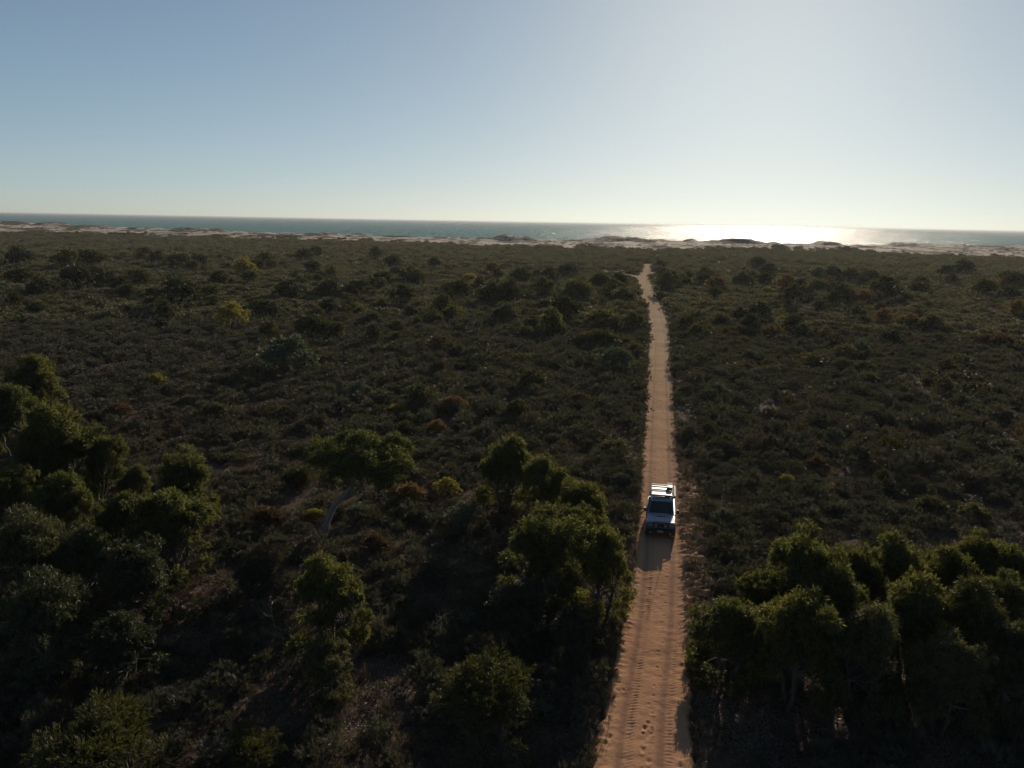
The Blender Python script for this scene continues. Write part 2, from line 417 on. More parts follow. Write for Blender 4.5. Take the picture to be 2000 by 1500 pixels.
# ------------------------------------------------------------------ the sandy track
CAR_P = at(1289, 1049); CAR_P = Vector((CAR_P.x, CAR_P.y, 0))
def track():
    ys = lines([(-30, 16, 1.0), (16, 56, 0.05), (56, 100, 0.13), (100, 200, 0.4), (200, TRACK_END + 3, 1.2)])
    cols = np.concatenate([np.linspace(-1, 1, 84)])
    cy = ys[:, None] * np.ones_like(cols)[None, :]
    w = tr_w(ys)[:, None]
    ext_r = 0.55 + 1.5 * sstep(33, 37, ys) * (1 - sstep(58, 70, ys)) * (0.7 + 0.6 * vnoise(ys / 2.5, ys * 0, 77))
    u = np.where(cols[None, :] > 0, cols[None, :] * (w + ext_r[:, None]), cols[None, :] * (w + 0.55))
    X = tr_c(ys)[:, None] + u
    Y = cy
    fx, fy = X.ravel(), Y.ravel(); U = u.ravel(); W = (w * np.ones_like(u)).ravel()
    d = U
    # large shape: crown between the ruts, edges rising to a low berm
    ridge = (fbm(fx / 9, fy / 9, 3, 3) - 0.5) * 0.35 + (fbm(fx / 60, fy / 60, 5, 2) - 0.5) * (0.3 + 1.2 * sstep(60, 300, fy))
    far = sstep(90, 160, fy)
    z = ridge - 0.15 * (1 - far * 0.7)
    rag = (fbm(fx / 0.7, fy / 0.55, 12, 3) - 0.5)
    e = np.abs(d) - (W - 0.06 + rag * 0.45)
    churn = sstep(0.0, 0.3, d - W + 0.15) * sstep(33, 37, fy) * (1 - sstep(58, 70, fy))
    z += 0.05 * sstep(-0.25, 0.05, e) - 0.55 * sstep(0.12, 0.5, e) * (1 - churn)
    z += churn * (0.14 + (fbm(fx / 0.45, fy / 0.4, 61, 3) - 0.5) * 0.62 - 0.12 * sstep(0.9, 1.9, d - W))
    off = -0.19 * (1 - sstep(28, 38, fy))                    # ruts sit a little left of centre
    rut = np.zeros_like(d)
    wob = (fbm(fy / 14, fy * 0, 15, 2) - 0.5) * 0.15
    for s, ww in ((-0.81, 0.19), (0.81, 0.19), (-0.47, 0.14), (1.14, 0.14)):
        rut = np.maximum(rut, np.exp(-((d - off - s - wob) / ww) ** 2) * (1.0 if abs(abs(s) - 0.81) < 0.02 else 0.35))
    z -= rut * 0.055
    # thin long scores left by tyre shoulders
    z += 0.014 * np.sin(d * 46 + wob * 30) * sstep(0.15, 0.6, rut) * 0.8
    # tread bars pressed up beside the ruts
    near = 1 - sstep(56, 80, fy)
    for s, ww, k in ((-0.44, 0.19, 1.0), (0.48, 0.09, 0.5), (1.15, 0.16, 0.9)):
        band = np.exp(-((d - off - s - wob) / ww) ** 4)
        bar = np.sin(fy * (2 * PI / 0.21) + 9 * (d - off - s) * (1 if s > 0 else -1) + 9.0 * fbm(fy / 0.9, d * 4, 88, 3))
        bar = bar * (0.35 + 0.9 * vnoise(fy / 0.25, d * 9, 89))
        patch = sstep(0.30, 0.55, vnoise(fy / 3.0, fy * 0 + s, 91))
        z += band * bar * 0.015 * k * near * (0.35 + 0.65 * patch)
    z += (fbm(fx / 0.35, fy / 0.35, 65, 3) - 0.5) * 0.04
    z += (fbm(fx / 1.4, fy / 1.4, 66, 2) - 0.5) * 0.05
    # sideways ridges on the loose left and right shoulders
    sh = sstep(0.55, 0.95, np.abs(d) / W)
    z += sh * (fbm(fx / 0.8, fy / 0.22, 67, 2) - 0.5) * 0.06
    # footprints down the middle, right of centre
    rr = np.random.default_rng(4)
    feet = []
    y0 = 20.0
    while y0 < 130:
        side = 1 if len(feet) % 2 else -1
        feet.append((0.34 + 0.11 * side + rr.normal(0, 0.04) - 0.25 * (y0 < 31), y0, 0.06, 0.10, 0.045)); y0 += 0.72 + rr.normal(0, 0.05)
    for q in range(60):
        yy = rr.uniform(60, 175); feet.append((rr.normal(0.05, 0.35), yy, 0.12, 0.2, 0.045))
    for px, py, k in ((1262, 1417, 1.7), (1275, 1425, 1.6), (1268, 1432, 1.5), (1258, 1428, 1.2), (1252, 1460, 1.7), (1264, 1482, 1.6), (1193, 1437, 1.5), (1186, 1447, 1.3), (1176, 1464, 1.6), (1331, 1490, 1.5), (1219, 1342, 1.2), (1327, 1128, 1.2), (1303, 1112, 1.2)):
        p = at(px, py); feet.append((p.x - float(tr_c(p.y)) + rr.normal(0, 0.05), p.y, 0.045 * k, 0.11 * k * rr.uniform(0.6, 1.3), 0.05 * k))
    zz = z.reshape(Y.shape)
    for fu, fyy, ra, rb, dp in feet:
        j0, j1 = np.searchsorted(ys, [fyy - 0.6, fyy + 0.6])
        if j1 - j0 < 1: continue
        du = (u[j0:j1] - fu) / ra; dv = (Y[j0:j1] - fyy) / rb
        q = du * du + dv * dv
        dp *= 0.6; zz[j0:j1] += -dp * np.exp(-q) + dp * 0.5 * np.exp(-((np.sqrt(q) - 1.7) / 0.5) ** 2)
    # the mesh
    v = np.stack([fx, fy, zz.ravel()], 1)
    nx = len(cols)
    i = (np.arange(len(ys) - 1)[:, None] * nx + np.arange(nx - 1)[None, :]).ravel()
    me = mesh_np('sandy_track', v, np.stack([i, i + 1, i + nx + 1, i + nx], 1), True)
    at_ = me.attributes.new('rut', 'FLOAT', 'POINT'); at_.data.foreach_set('value', rut.astype(np.float32))
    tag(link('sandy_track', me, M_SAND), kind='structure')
track()
def track_z(x, y):
    r = (fbm(np.array([x]) / 9, np.array([y]) / 9, 3, 3)[0] - 0.5) * 0.35 + (fbm(np.array([x]) / 60, np.array([y]) / 60, 5, 2)[0] - 0.5) * (0.3 + 1.2 * float(sstep(60, 300, np.array(y))))
    return r - 0.15

def side_track(name, pts, w, lift=0.05):
    P = np.array([(p.x, p.y) for p in pts]); seg = np.hypot(*(P[1:] - P[:-1]).T); s = np.concatenate([[0], np.cumsum(seg)])
    t = np.arange(0, s[-1], 1.2); c = np.stack([np.interp(t, s, P[:, 0]), np.interp(t, s, P[:, 1])], 1)
    g = np.gradient(c, axis=0); g /= np.linalg.norm(g, axis=1)[:, None]; nrm = np.stack([-g[:, 1], g[:, 0]], 1)
    u = np.linspace(-1, 1, 9)
    ww = w * (0.75 + 0.6 * vnoise(t / 9, t * 0, 5))
    q = c[:, None, :] + nrm[:, None, :] * (u[None, :, None] * ww[:, None, None])
    q = q.reshape(-1, 2)
    z = height(q[:, 0], q[:, 1]) + lift + 0.06 - 0.3 * np.tile(np.abs(u) ** 6, len(t)) + (vnoise(q[:, 0] / 1.1, q[:, 1] / 1.1, 9) - 0.5) * 0.12
    i = (np.arange(len(t) - 1)[:, None] * 9 + np.arange(8)[None, :]).ravel()
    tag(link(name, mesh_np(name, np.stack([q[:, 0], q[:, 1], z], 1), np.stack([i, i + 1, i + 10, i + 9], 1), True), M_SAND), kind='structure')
side_track('side_track', SIDE[0], 1.9, 0.1)
side_track('side_track', SIDE[1], 2.2)
side_track('side_track', SIDE[2], 1.3, -0.02)
side_track('side_track', SIDE[3], 2.2)

# ------------------------------------------------------------------ plants
M_BARK = principled('bark_grey', (0.07, 0.058, 0.048), 0.9, bump=0.8, bscale=12, var=0.5)
M_PALEBARK = principled('bark_pale', (0.20, 0.18, 0.17), 0.8, bump=0.5, bscale=9, var=0.35)
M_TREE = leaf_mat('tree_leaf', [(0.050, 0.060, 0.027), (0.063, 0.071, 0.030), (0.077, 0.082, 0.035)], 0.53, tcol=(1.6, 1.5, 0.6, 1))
M_TREE_LEAN = leaf_mat('bright_tree_leaf', [(0.054, 0.066, 0.028), (0.062, 0.073, 0.030)], 0.52, tcol=(1.6, 1.5, 0.6, 1))  # leaf tone of the leaning tree
M_OLIVE = leaf_mat('olive_leaf', [(0.046, 0.045, 0.020), (0.055, 0.053, 0.022)], 0.34)
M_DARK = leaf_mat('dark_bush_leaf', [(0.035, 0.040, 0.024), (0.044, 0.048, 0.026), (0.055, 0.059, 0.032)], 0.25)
M_GREEN = leaf_mat('green_bush_leaf', [(0.057, 0.061, 0.032), (0.066, 0.070, 0.034), (0.081, 0.078, 0.039)], 0.38, tcol=(1.4, 1.4, 0.7, 1))
M_GREY = leaf_mat('grey_bush_leaf', [(0.089, 0.105, 0.068), (0.105, 0.121, 0.079)], 0.25, tcol=(1.2, 1.3, 0.8, 1))
M_YEL = leaf_mat('yellow_bush_leaf', [(0.169, 0.156, 0.040), (0.209, 0.182, 0.046)], 0.42, tcol=(1.35, 1.3, 0.6, 1))
M_ORG = leaf_mat('orange_bush_leaf', [(0.123, 0.084, 0.035), (0.147, 0.096, 0.037)], 0.35, tcol=(1.3, 1.1, 0.7, 1))
M_RED = leaf_mat('russet_bush_leaf', [(0.070, 0.050, 0.032), (0.085, 0.058, 0.036)], 0.3, tcol=(1.5, 1.2, 0.7, 1))
M_SCRUB = leaf_mat('scrub_leaf', [(0.084, 0.062, 0.048), (0.071, 0.062, 0.048), (0.059, 0.057, 0.044), (0.095, 0.092, 0.073), (0.068, 0.067, 0.046), (0.101, 0.077, 0.053), (0.129, 0.084, 0.053)], 0.22, spatial=True, tcol=(1.3, 1.35, 0.7, 1))
M_DRIFT = leaf_mat('flat_scrub_leaf', [(0.105, 0.085, 0.064), (0.116, 0.104, 0.074), (0.104, 0.104, 0.068), (0.136, 0.125, 0.095), (0.109, 0.103, 0.068), (0.136, 0.104, 0.077)], 0.28, spatial=True, tcol=(1.4, 1.4, 0.7, 1))  # paler than the near scrub: haze over the flat put into leaf colour
M_DRY = leaf_mat('dry_grass', [(0.10, 0.085, 0.058), (0.14, 0.112, 0.078)], 0.3, tcol=(1.4, 1.2, 0.9, 1))

def blades(P, D, Nn, Ln, Wd):
    """diamond blades: base, side, tip, side"""
    S = np.cross(D, Nn); S /= (np.linalg.norm(S, axis=1)[:, None] + 1e-9)
    Ln = Ln[:, None]; Wd = Wd[:, None]
    v = np.stack([P, P + D * Ln * 0.45 + S * Wd, P + D * Ln, P + D * Ln * 0.45 - S * Wd], 1).reshape(-1, 3)
    f = np.arange(len(v)).reshape(-1, 4)
    return v, f

def unit(r, n):
    v = r.normal(size=(n, 3)); return v / np.linalg.norm(v, axis=1)[:, None]

def leaf_cloud(r, centres, radii, n, L0, W0, droop=0.5, flat=0.8, shell=0.55, under=0.35):
    """blades filling the outer part of a set of lumps"""
    c = np.array(centres); R = np.array(radii)
    nt_ = max(8, n // 14)                      # twigs, each carrying a spray of blades
    wt = R ** 2; ti = r.choice(len(c), nt_, p=wt / wt.sum())
    tu = unit(r, nt_)
    tu[:, 2] = np.where((tu[:, 2] < 0) & (r.random(nt_) > under), -tu[:, 2], tu[:, 2])
    trad = (shell * 0.7 + (1.08 - shell * 0.7) * r.random(nt_) ** 0.7) * (1 + np.abs(r.normal(0, 0.16, nt_)))
    k_ = r.integers(0, nt_, n); idx = ti[k_]
    jit = unit(r, n) * (r.random(n) ** 0.7)[:, None]
    tl = r.random(n)
    u = tu[k_] + jit * 0.20
    u /= np.linalg.norm(u, axis=1)[:, None]
    rad = trad[k_] * (0.80 + 0.30 * tl)
    P = c[idx] + u * (R[idx] * rad)[:, None] * np.array([1, 1, flat])
    P[:, 2] -= droop * 0.22 * tl ** 2 * R[idx]
    D = u * (1 - droop) + np.array([0, 0, -1.0]) * droop * r.random(n)[:, None] + unit(r, n) * 0.65
    D /= np.linalg.norm(D, axis=1)[:, None]
    Nn = unit(r, n) + u * 0.5
    Ln = L0 * (0.6 + 0.8 * r.random(n)); Wd = W0 * (0.6 + 0.8 * r.random(n))
    return P, D, Nn, Ln, Wd

def tubes(paths, sides=6):
    """tapered limbs: list of (points, radii)"""
    V, F = [], []
    for pts, rad in paths:
        pts = [Vector(p) for p in pts]; b = len(V)
        for k, (p, rr) in enumerate(zip(pts, rad)):
            d = (pts[min(k + 1, len(pts) - 1)] - pts[max(k - 1, 0)]).normalized()
            q = d.to_track_quat('Z', 'Y')
            for s in range(sides):
                an = 2 * PI * s / sides
                V.append(tuple(p + q @ Vector((math.cos(an) * rr, math.sin(an) * rr, 0))))
        for k in range(len(pts) - 1):
            for s in range(sides):
                F.append((b + k * sides + s, b + k * sides + (s + 1) % sides, b + (k + 1) * sides + (s + 1) % sides, b + (k + 1) * sides + s))
    return V, F

def limb(r, a, b, r0, r1, n=5, wig=0.12):
    a = np.array(a, float); b = np.array(b, float)
    ln = np.linalg.norm(b - a)
    pts = []; rad = []
    for k in range(n + 1):
        t = k / n
        p = a * (1 - t) + b * t
        if 0 < k < n: p = p + r.normal(0, wig * ln * 0.35, 3)
        pts.append(p); rad.append(r0 * (1 - t) + r1 * t)
    return pts, rad

PROTO = {}
def make_tree_meshes(key, seed, R=2.3, H=5.2, lumps=26, n=15000, L0=0.24, W0=0.026, droop=0.62, lumpr=(0.42, 0.85), trunks=3, crown_base=0.35, topple=0.0, lean=(0, 0)):
    r = np.random.default_rng(seed)
    cs, rs = [], []
    zc = H * (crown_base + 1) / 2; hz = H * (1 - crown_base) / 2
    asym = r.normal(0, 0.25, 6)
    for k in range(lumps):
        th = 2 * PI * (k * 0.618 + r.random() * 0.15); f = math.sqrt((k + 0.5) / lumps)
        rr = R * (0.80 + asym[0] * math.cos(th) * 0.6 + asym[1] * math.sin(2 * th) * 0.6 + asym[2] * math.cos(3 * th) * 0.4)
        rho = rr * f * 0.82
        top = math.sqrt(max(0.0, 1 - f * f * 0.8))
        z = zc + hz * (top * 0.85 - 0.25 * r.random()) - (hz * 0.9 * r.random() if r.random() < 0.3 else 0) + r.normal(0, 0.12 * hz)
        lr = r.uniform(*lumpr) * (1.0 if f < 0.8 else 0.8)
        cs.append((rho * math.cos(th) + lean[0], rho * math.sin(th) + lean[1], z)); rs.append(lr)
    # side tufts hanging lower
    for k in range(lumps // 3):
        th = r.random() * 2 * PI; rho = R * (0.62 + 0.25 * r.random())
        cs.append((rho * math.cos(th) + lean[0], rho * math.sin(th) + lean[1], zc - hz * (0.15 + 0.75 * r.random()))); rs.append(r.uniform(lumpr[0], lumpr[1]) * 0.8)
    P = leaf_cloud(r, cs, rs, n, L0, W0, droop)
    v, f = blades(*P)
    crown = mesh_np(key + '_crown', v, f)
    paths = []
    for t in range(trunks):
        th = 2 * PI * t / trunks + r.random()
        base = (0.18 * math.cos(th) * (trunks > 1), 0.18 * math.sin(th) * (trunks > 1), -0.3)
        fork = (0.32 * R * math.cos(th) + lean[0] * 0.6, 0.32 * R * math.sin(th) + lean[1] * 0.6, zc - hz * 0.4)
        paths.append(limb(r, base, fork, 0.15, 0.09, 5, 0.10))
        for k in range(t, len(cs), trunks):
            paths.append(limb(r, fork, (cs[k][0], cs[k][1], cs[k][2]), 0.05, 0.014, 3, 0.12))
    v, f = tubes(paths, 5)
    trunk = mesh_np(key + '_trunk', v, f, True)
    PROTO[key] = (crown, trunk, R, H)

def make_bush_mesh(key, seed, R=1.0, H=0.9, lumps=9, n=900, L0=0.14, W0=0.03, droop=0.2, lr=(0.3, 0.5), under=0.3, up=0.0, squash=0.8):
    r = np.random.default_rng(seed)
    cs, rs = [], []
    for k in range(lumps):
        th = 2 * PI * k * 0.618 + r.random(); f = math.sqrt((k + 0.3) / lumps)
        q = r.uniform(*lr) * R
        rho = (R - q) * f * (0.8 + 0.4 * r.random())
        z = (H - q * 0.8) * (1 - 0.55 * f * f) * (0.75 + 0.35 * r.random())
        cs.append((rho * math.cos(th), rho * math.sin(th), max(q * 0.4, z))); rs.append(q)
    P, D, Nn, Ln, Wd = leaf_cloud(r, cs, rs, n, L0, W0, droop, squash, 0.4, under)
    D[:, 2] += up; D /= np.linalg.norm(D, axis=1)[:, None]
    P[:, 2] = np.abs(P[:, 2])
    v, f = blades(P, D, Nn, Ln, Wd)
    # bare stems
    paths = [limb(r, (0, 0, -0.1), (c[0], c[1], c[2]), 0.025 * R, 0.008 * R, 2, 0.15) for c in cs]
    v2, f2 = tubes(paths, 3)
    PROTO[key] = (mesh_np(key + '_foliage', v, f), mesh_np(key + '_stem', v2, f2), R, H)

# trees of the foreground
make_tree_meshes('tree_a', 1, n=24000, lumps=36, crown_base=0.14, lumpr=(0.34, 0.72))
make_tree_meshes('tree_b', 2, n=22000, lumps=30, R=2.2, H=5.0, crown_base=0.12, lumpr=(0.34, 0.75))
make_tree_meshes('tree_c', 3, n=24000, lumps=34, R=2.4, H=5.6, crown_base=0.16, lumpr=(0.36, 0.74))
make_tree_meshes('tree_d', 4, n=22000, lumps=26, R=2.1, H=5.2, lumpr=(0.36, 0.85), crown_base=0.10)
make_tree_meshes('fine_a', 5, n=24000, lumps=38, R=2.4, H=3.9, L0=0.15, W0=0.016, droop=0.05, lumpr=(0.4, 0.72), crown_base=0.05, trunks=4)
make_tree_meshes('fine_b', 6, n=22000, lumps=34, R=2.2, H=3.6, L0=0.15, W0=0.016, droop=0.05, lumpr=(0.38, 0.72), crown_base=0.05, trunks=4)
# mid-distance small trees and bushes
for k in range(5):
    make_bush_mesh('bush_%d' % k, 20 + k, R=1.6, H=1.9 + 0.25 * (k % 3), lumps=15 + k, n=5200, L0=0.20, W0=0.030, droop=0.15, lr=(0.22, 0.40), under=0.5)
# heath plants
for k in range(6):
    make_bush_mesh('low_%d' % k, 40 + k, R=0.62, H=0.55 + 0.08 * (k % 3), lumps=7, n=620, L0=0.16, W0=0.011, droop=0.0, lr=(0.24, 0.5), up=0.3, under=0.2)
for k in range(4):
    make_bush_mesh('drift_%d' % k, 60 + k, R=2.2, H=1.05 + 0.15 * k, lumps=16, n=620, L0=0.42, W0=0.085, droop=0.05, lr=(0.2, 0.34), up=0.25, under=0.1)

def plant(name, key, loc, scale, rz, mat, label, cat, group=None, bark=None, sz=None, parts=('crown', 'trunk')):
    """a plant: an Empty at its foot, its foliage and its stems as parts; alike plants share mesh data"""
    t = empty(name, loc, rz)
    t.scale = (scale, scale, sz or scale)
    tag(t, label, cat, group)
    for nm, me, mt in ((parts[0], PROTO[key][0], mat), (parts[1], PROTO[key][1], bark or M_BARK)):
        if not me.materials: me.materials.append(mt)
        o = bpy.data.objects.new(nm, me); COL.objects.link(o); o.parent = t
        o.material_slots[0].link = 'OBJECT'; o.material_slots[0].material = mt
    return t

taken = []          # (x, y, r) of the individual plants, kept clear of scattered scrub
def put(name, key, px, py, rpx, hfrac, mat, label, cat, group=None, bark=None, tall=1.0, rz=None, parts=('crown', 'trunk')):
    """px, py = middle of the crown in the survey photograph, rpx its half width there"""
    R, H = PROTO[key][2], PROTO[key][3]
    z = 1.0
    for _ in range(4):
        p = at(px, py, z); s = rpx * depth_scale(p) / R
        z = H * s * hfrac * tall
    s = rpx * depth_scale(p) / R
    g = gz(p.x, p.y)
    o = plant(name, key, (p.x, p.y, g - 0.03), s, random.uniform(0, 6.28) if rz is None else rz, mat, label, cat, group, bark, s * tall, parts)
    taken.append((p.x, p.y, R * s * 0.7))
    return o

G_L = 'trees massed at the left edge'; G_M = 'trees crowding the left verge of the track'; G_R = 'trees massed in the right foreground'
TREES = [
 # left group
 ('tree_d', 72, 748, 52, 'tall green tree, farthest and topmost of the mass at the left edge', G_L, 1.25, M_TREE),
 ('tree_a', 18, 800, 62, 'dark green tree cut by the left edge, just below the topmost crown', G_L, 1.1, M_TREE),
 ('tree_b', 112, 862, 80, 'broad green tree below the topmost crown of the left mass', G_L, 1.1, M_TREE),
 ('tree_c', 190, 892, 55, 'green tree on the right-hand slope of the left mass, next to the yellowish one', G_L, 1.1, M_TREE),
 ('tree_a', 20, 962, 58, 'rounded tree cut by the left edge halfway down the mass', G_L, 1.1, M_TREE),
 ('tree_d', 130, 985, 62, 'arching green tree in the middle of the left mass', G_L, 1.1, M_TREE),
 ('tree_b', 262, 945, 38, 'small yellowish-green tree between the left mass and the big domed tree', G_L, 1.1, M_TREE),
 ('tree_c', 372, 945, 62, 'yellow-topped tree right at the outer end of the left mass', G_L, 1.15, M_TREE),
 ('tree_a', 330, 1020, 88, 'big domed dull green tree in front of the yellow-topped one', G_L, 1.0, M_TREE),
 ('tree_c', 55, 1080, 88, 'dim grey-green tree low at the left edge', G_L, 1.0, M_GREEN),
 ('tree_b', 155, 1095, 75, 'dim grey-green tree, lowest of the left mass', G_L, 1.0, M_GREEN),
 # by the track
 ('tree_b', 990, 915, 62, 'bright-topped green tree, farthest of those crowding the left verge', G_M, 1.1, M_TREE),
 ('tree_d', 1062, 945, 55, 'green tree second from the back of the clump beside the track', G_M, 1.1, M_TREE),
 ('tree_a', 1135, 985, 55, 'green tree beside the track, level with the parked vehicle', G_M, 1.1, M_TREE),
 ('tree_c', 1060, 1080, 92, 'widest and nearest tree of the clump left of the track', G_M, 1.0, M_TREE),
 ('tree_d', 1180, 1095, 62, 'drooping tree overhanging the left verge beside the vehicle shadow', G_M, 1.2, M_TREE),
 ('tree_a', 1125, 1035, 55, 'green tree squeezed in the middle of the clump left of the track', G_M, 1.1, M_TREE),
 # right foreground
 ('tree_c', 1562, 1125, 88, 'leftmost tall tree of the back row in the right foreground', G_R, 1.15, M_TREE),
 ('tree_a', 1668, 1130, 70, 'second tree from the left in the back row of the right foreground', G_R, 1.15, M_TREE),
 ('tree_b', 1755, 1120, 72, 'yellow-tipped tree in the middle of the right foreground back row', G_R, 1.2, M_TREE),
 ('tree_d', 1845, 1130, 62, 'tree right of the yellow-tipped one in the right foreground', G_R, 1.15, M_TREE),
 ('tree_c', 1905, 1095, 52, 'small rounded tree top behind the others near the right edge', G_R, 1.1, M_TREE),
 ('tree_a', 1965, 1110, 60, 'tree cut by the right edge behind the foreground mass', G_R, 1.1, M_TREE),
 ('tree_b', 1905, 1225, 90, 'large dull tree near the right edge in front of the back row', G_R, 1.1, M_OLIVE),
 ('tree_d', 1985, 1290, 75, 'dark tree cut by the right edge, lower down', G_R, 1.1, M_GREEN),
 ('tree_d', 1428, 1235, 80, 'green tree reaching a hanging branch over the right verge of the track', G_R, 0.85, M_TREE),
 ('tree_a', 1560, 1235, 95, 'dark tree in front of the tall leftmost one on the right', G_R, 1.15, M_TREE),
 ('tree_b', 1690, 1260, 85, 'dark tree in the shaded middle of the right foreground', G_R, 1.15, M_GREEN),
 ('tree_a', 1490, 1165, 62, 'dark tree in the gap between the hanging tree and the back row', G_R, 1.15, M_TREE),
 ('tree_c', 1632, 1190, 80, 'shaded tree in the second row, below the back row of the right foreground', G_R, 1.15, M_TREE),
 ('tree_d', 1788, 1195, 80, 'shaded tree below the yellow-tipped one', G_R, 1.15, M_TREE),
 ('tree_a', 1850, 1310, 85, 'dark tree low down near the right edge', G_R, 1.1, M_GREEN),
 ('tree_c', 1960, 1190, 70, 'tree at the right edge between the cut-off tops and the large dull one', G_R, 1.1, M_TREE),
 ('tree_d', 1380, 1240, 36, 'leafy bough of a small tree reaching farthest over the right verge', G_R, 0.8, M_TREE),
 ('tree_b', 235, 1020, 55, 'dark tree filling the gap behind the big domed tree', G_L, 1.1, M_TREE),
 ('tree_c', 75, 905, 60, 'dark tree behind the rounded edge tree in the left mass', G_L, 1.1, M_TREE),
 ('tree_a', 260, 1120, 85, 'blackish tree below the big domed tree, in shade', G_L, 1.0, M_DARK),  # blackish trees from here on: shade of taller trees put into leaf colour
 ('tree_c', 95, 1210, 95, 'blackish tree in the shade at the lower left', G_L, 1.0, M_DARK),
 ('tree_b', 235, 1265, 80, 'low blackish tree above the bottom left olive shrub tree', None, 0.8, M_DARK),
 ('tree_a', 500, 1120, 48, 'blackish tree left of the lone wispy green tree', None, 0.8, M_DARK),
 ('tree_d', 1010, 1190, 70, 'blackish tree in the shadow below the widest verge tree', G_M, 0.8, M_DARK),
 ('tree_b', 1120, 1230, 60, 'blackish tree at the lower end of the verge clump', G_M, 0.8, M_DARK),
 # single ones
 ('fine_a', 955, 1360, 128, 'large olive-brown rounded shrub tree at the bottom, left of the track', None, 1.0, M_OLIVE),
 ('fine_b', 195, 1470, 150, 'large olive shrub tree in the bottom left corner', None, 1.0, M_OLIVE),
 ('fine_b', 492, 1470, 72, 'small olive shrub tree at the bottom with bare twigs on its left', None, 1.0, M_OLIVE),
 ('tree_b', 645, 1165, 78, 'lone green tree with a wispy crown below the pale leaning trunk', None, 1.2, M_TREE),
 ('tree_d', 640, 1290, 55, 'thin dark tree just below the lone wispy green tree', None, 1.0, M_GREEN),
]
for key, px, py, rp, lab, grp, tall, mt in TREES:
    nm = 'broad_shrub_tree' if key.startswith('fine') else 'bushy_tree'
    put(nm, key, px, py, rp, 0.68, mt, lab, 'tree', grp, tall=tall)

# the tree with the pale leaning trunk
def leaning_tree():
    r = np.random.default_rng(70)
    foot = at(632, 1052, 0); head = at(692, 938, 3.6)
    t = empty('leaning_tree', (foot.x, foot.y, gz(foot.x, foot.y) - 0.05))
    tag(t, 'green tree on a pale leaning bent trunk, left of the track', 'tree')
    hx, hy = head.x - foot.x, head.y - foot.y
    cs, rs = [], []
    for px, py, z, rp in ((632, 880, 5.2, 26), (650, 905, 4.7, 26), (678, 862, 5.9, 20), (682, 890, 5.0, 24), (716, 862, 5.8, 22), (735, 880, 5.2, 22), (770, 862, 5.6, 16), (784, 876, 5.2, 20),
                          (722, 905, 4.9, 28), (755, 920, 4.6, 26), (786, 915, 4.6, 20), (690, 925, 4.4, 24), (660, 930, 4.2, 20), (745, 942, 4.1, 20), (625, 905, 4.6, 18), (770, 895, 5.0, 22)):
        p = at(px, py, z); cs.append((p.x - foot.x, p.y - foot.y, z)); rs.append(rp * 1.12 * depth_scale(p))
    v, f = blades(*leaf_cloud(r, cs, rs, 24000, 0.22, 0.027, 0.6))
    link('crown', mesh_np('leaning_crown', v, f), M_TREE_LEAN, t)
    pts = []
    for px, py, z in ((634, 1052, -0.2), (638, 1020, 0.8), (655, 985, 1.8), (680, 962, 2.8), (694, 935, 3.8)):
        p = at(px, py, z); pts.append((p.x - foot.x, p.y - foot.y, z))
    paths = [(pts, [0.24, 0.21, 0.19, 0.16, 0.13])]
    for c in cs: paths.append(limb(r, pts[-1], c, 0.06, 0.015, 3, 0.1))
    v, f = tubes(paths, 8)
    link('trunk', mesh_np('leaning_trunk', v, f, True), M_PALEBARK, t)
    for c in (pts[0],): taken.append((foot.x, foot.y, 1.0))
leaning_tree()

# the branch that hangs over the track from the right
def hanging_branch():
    pass

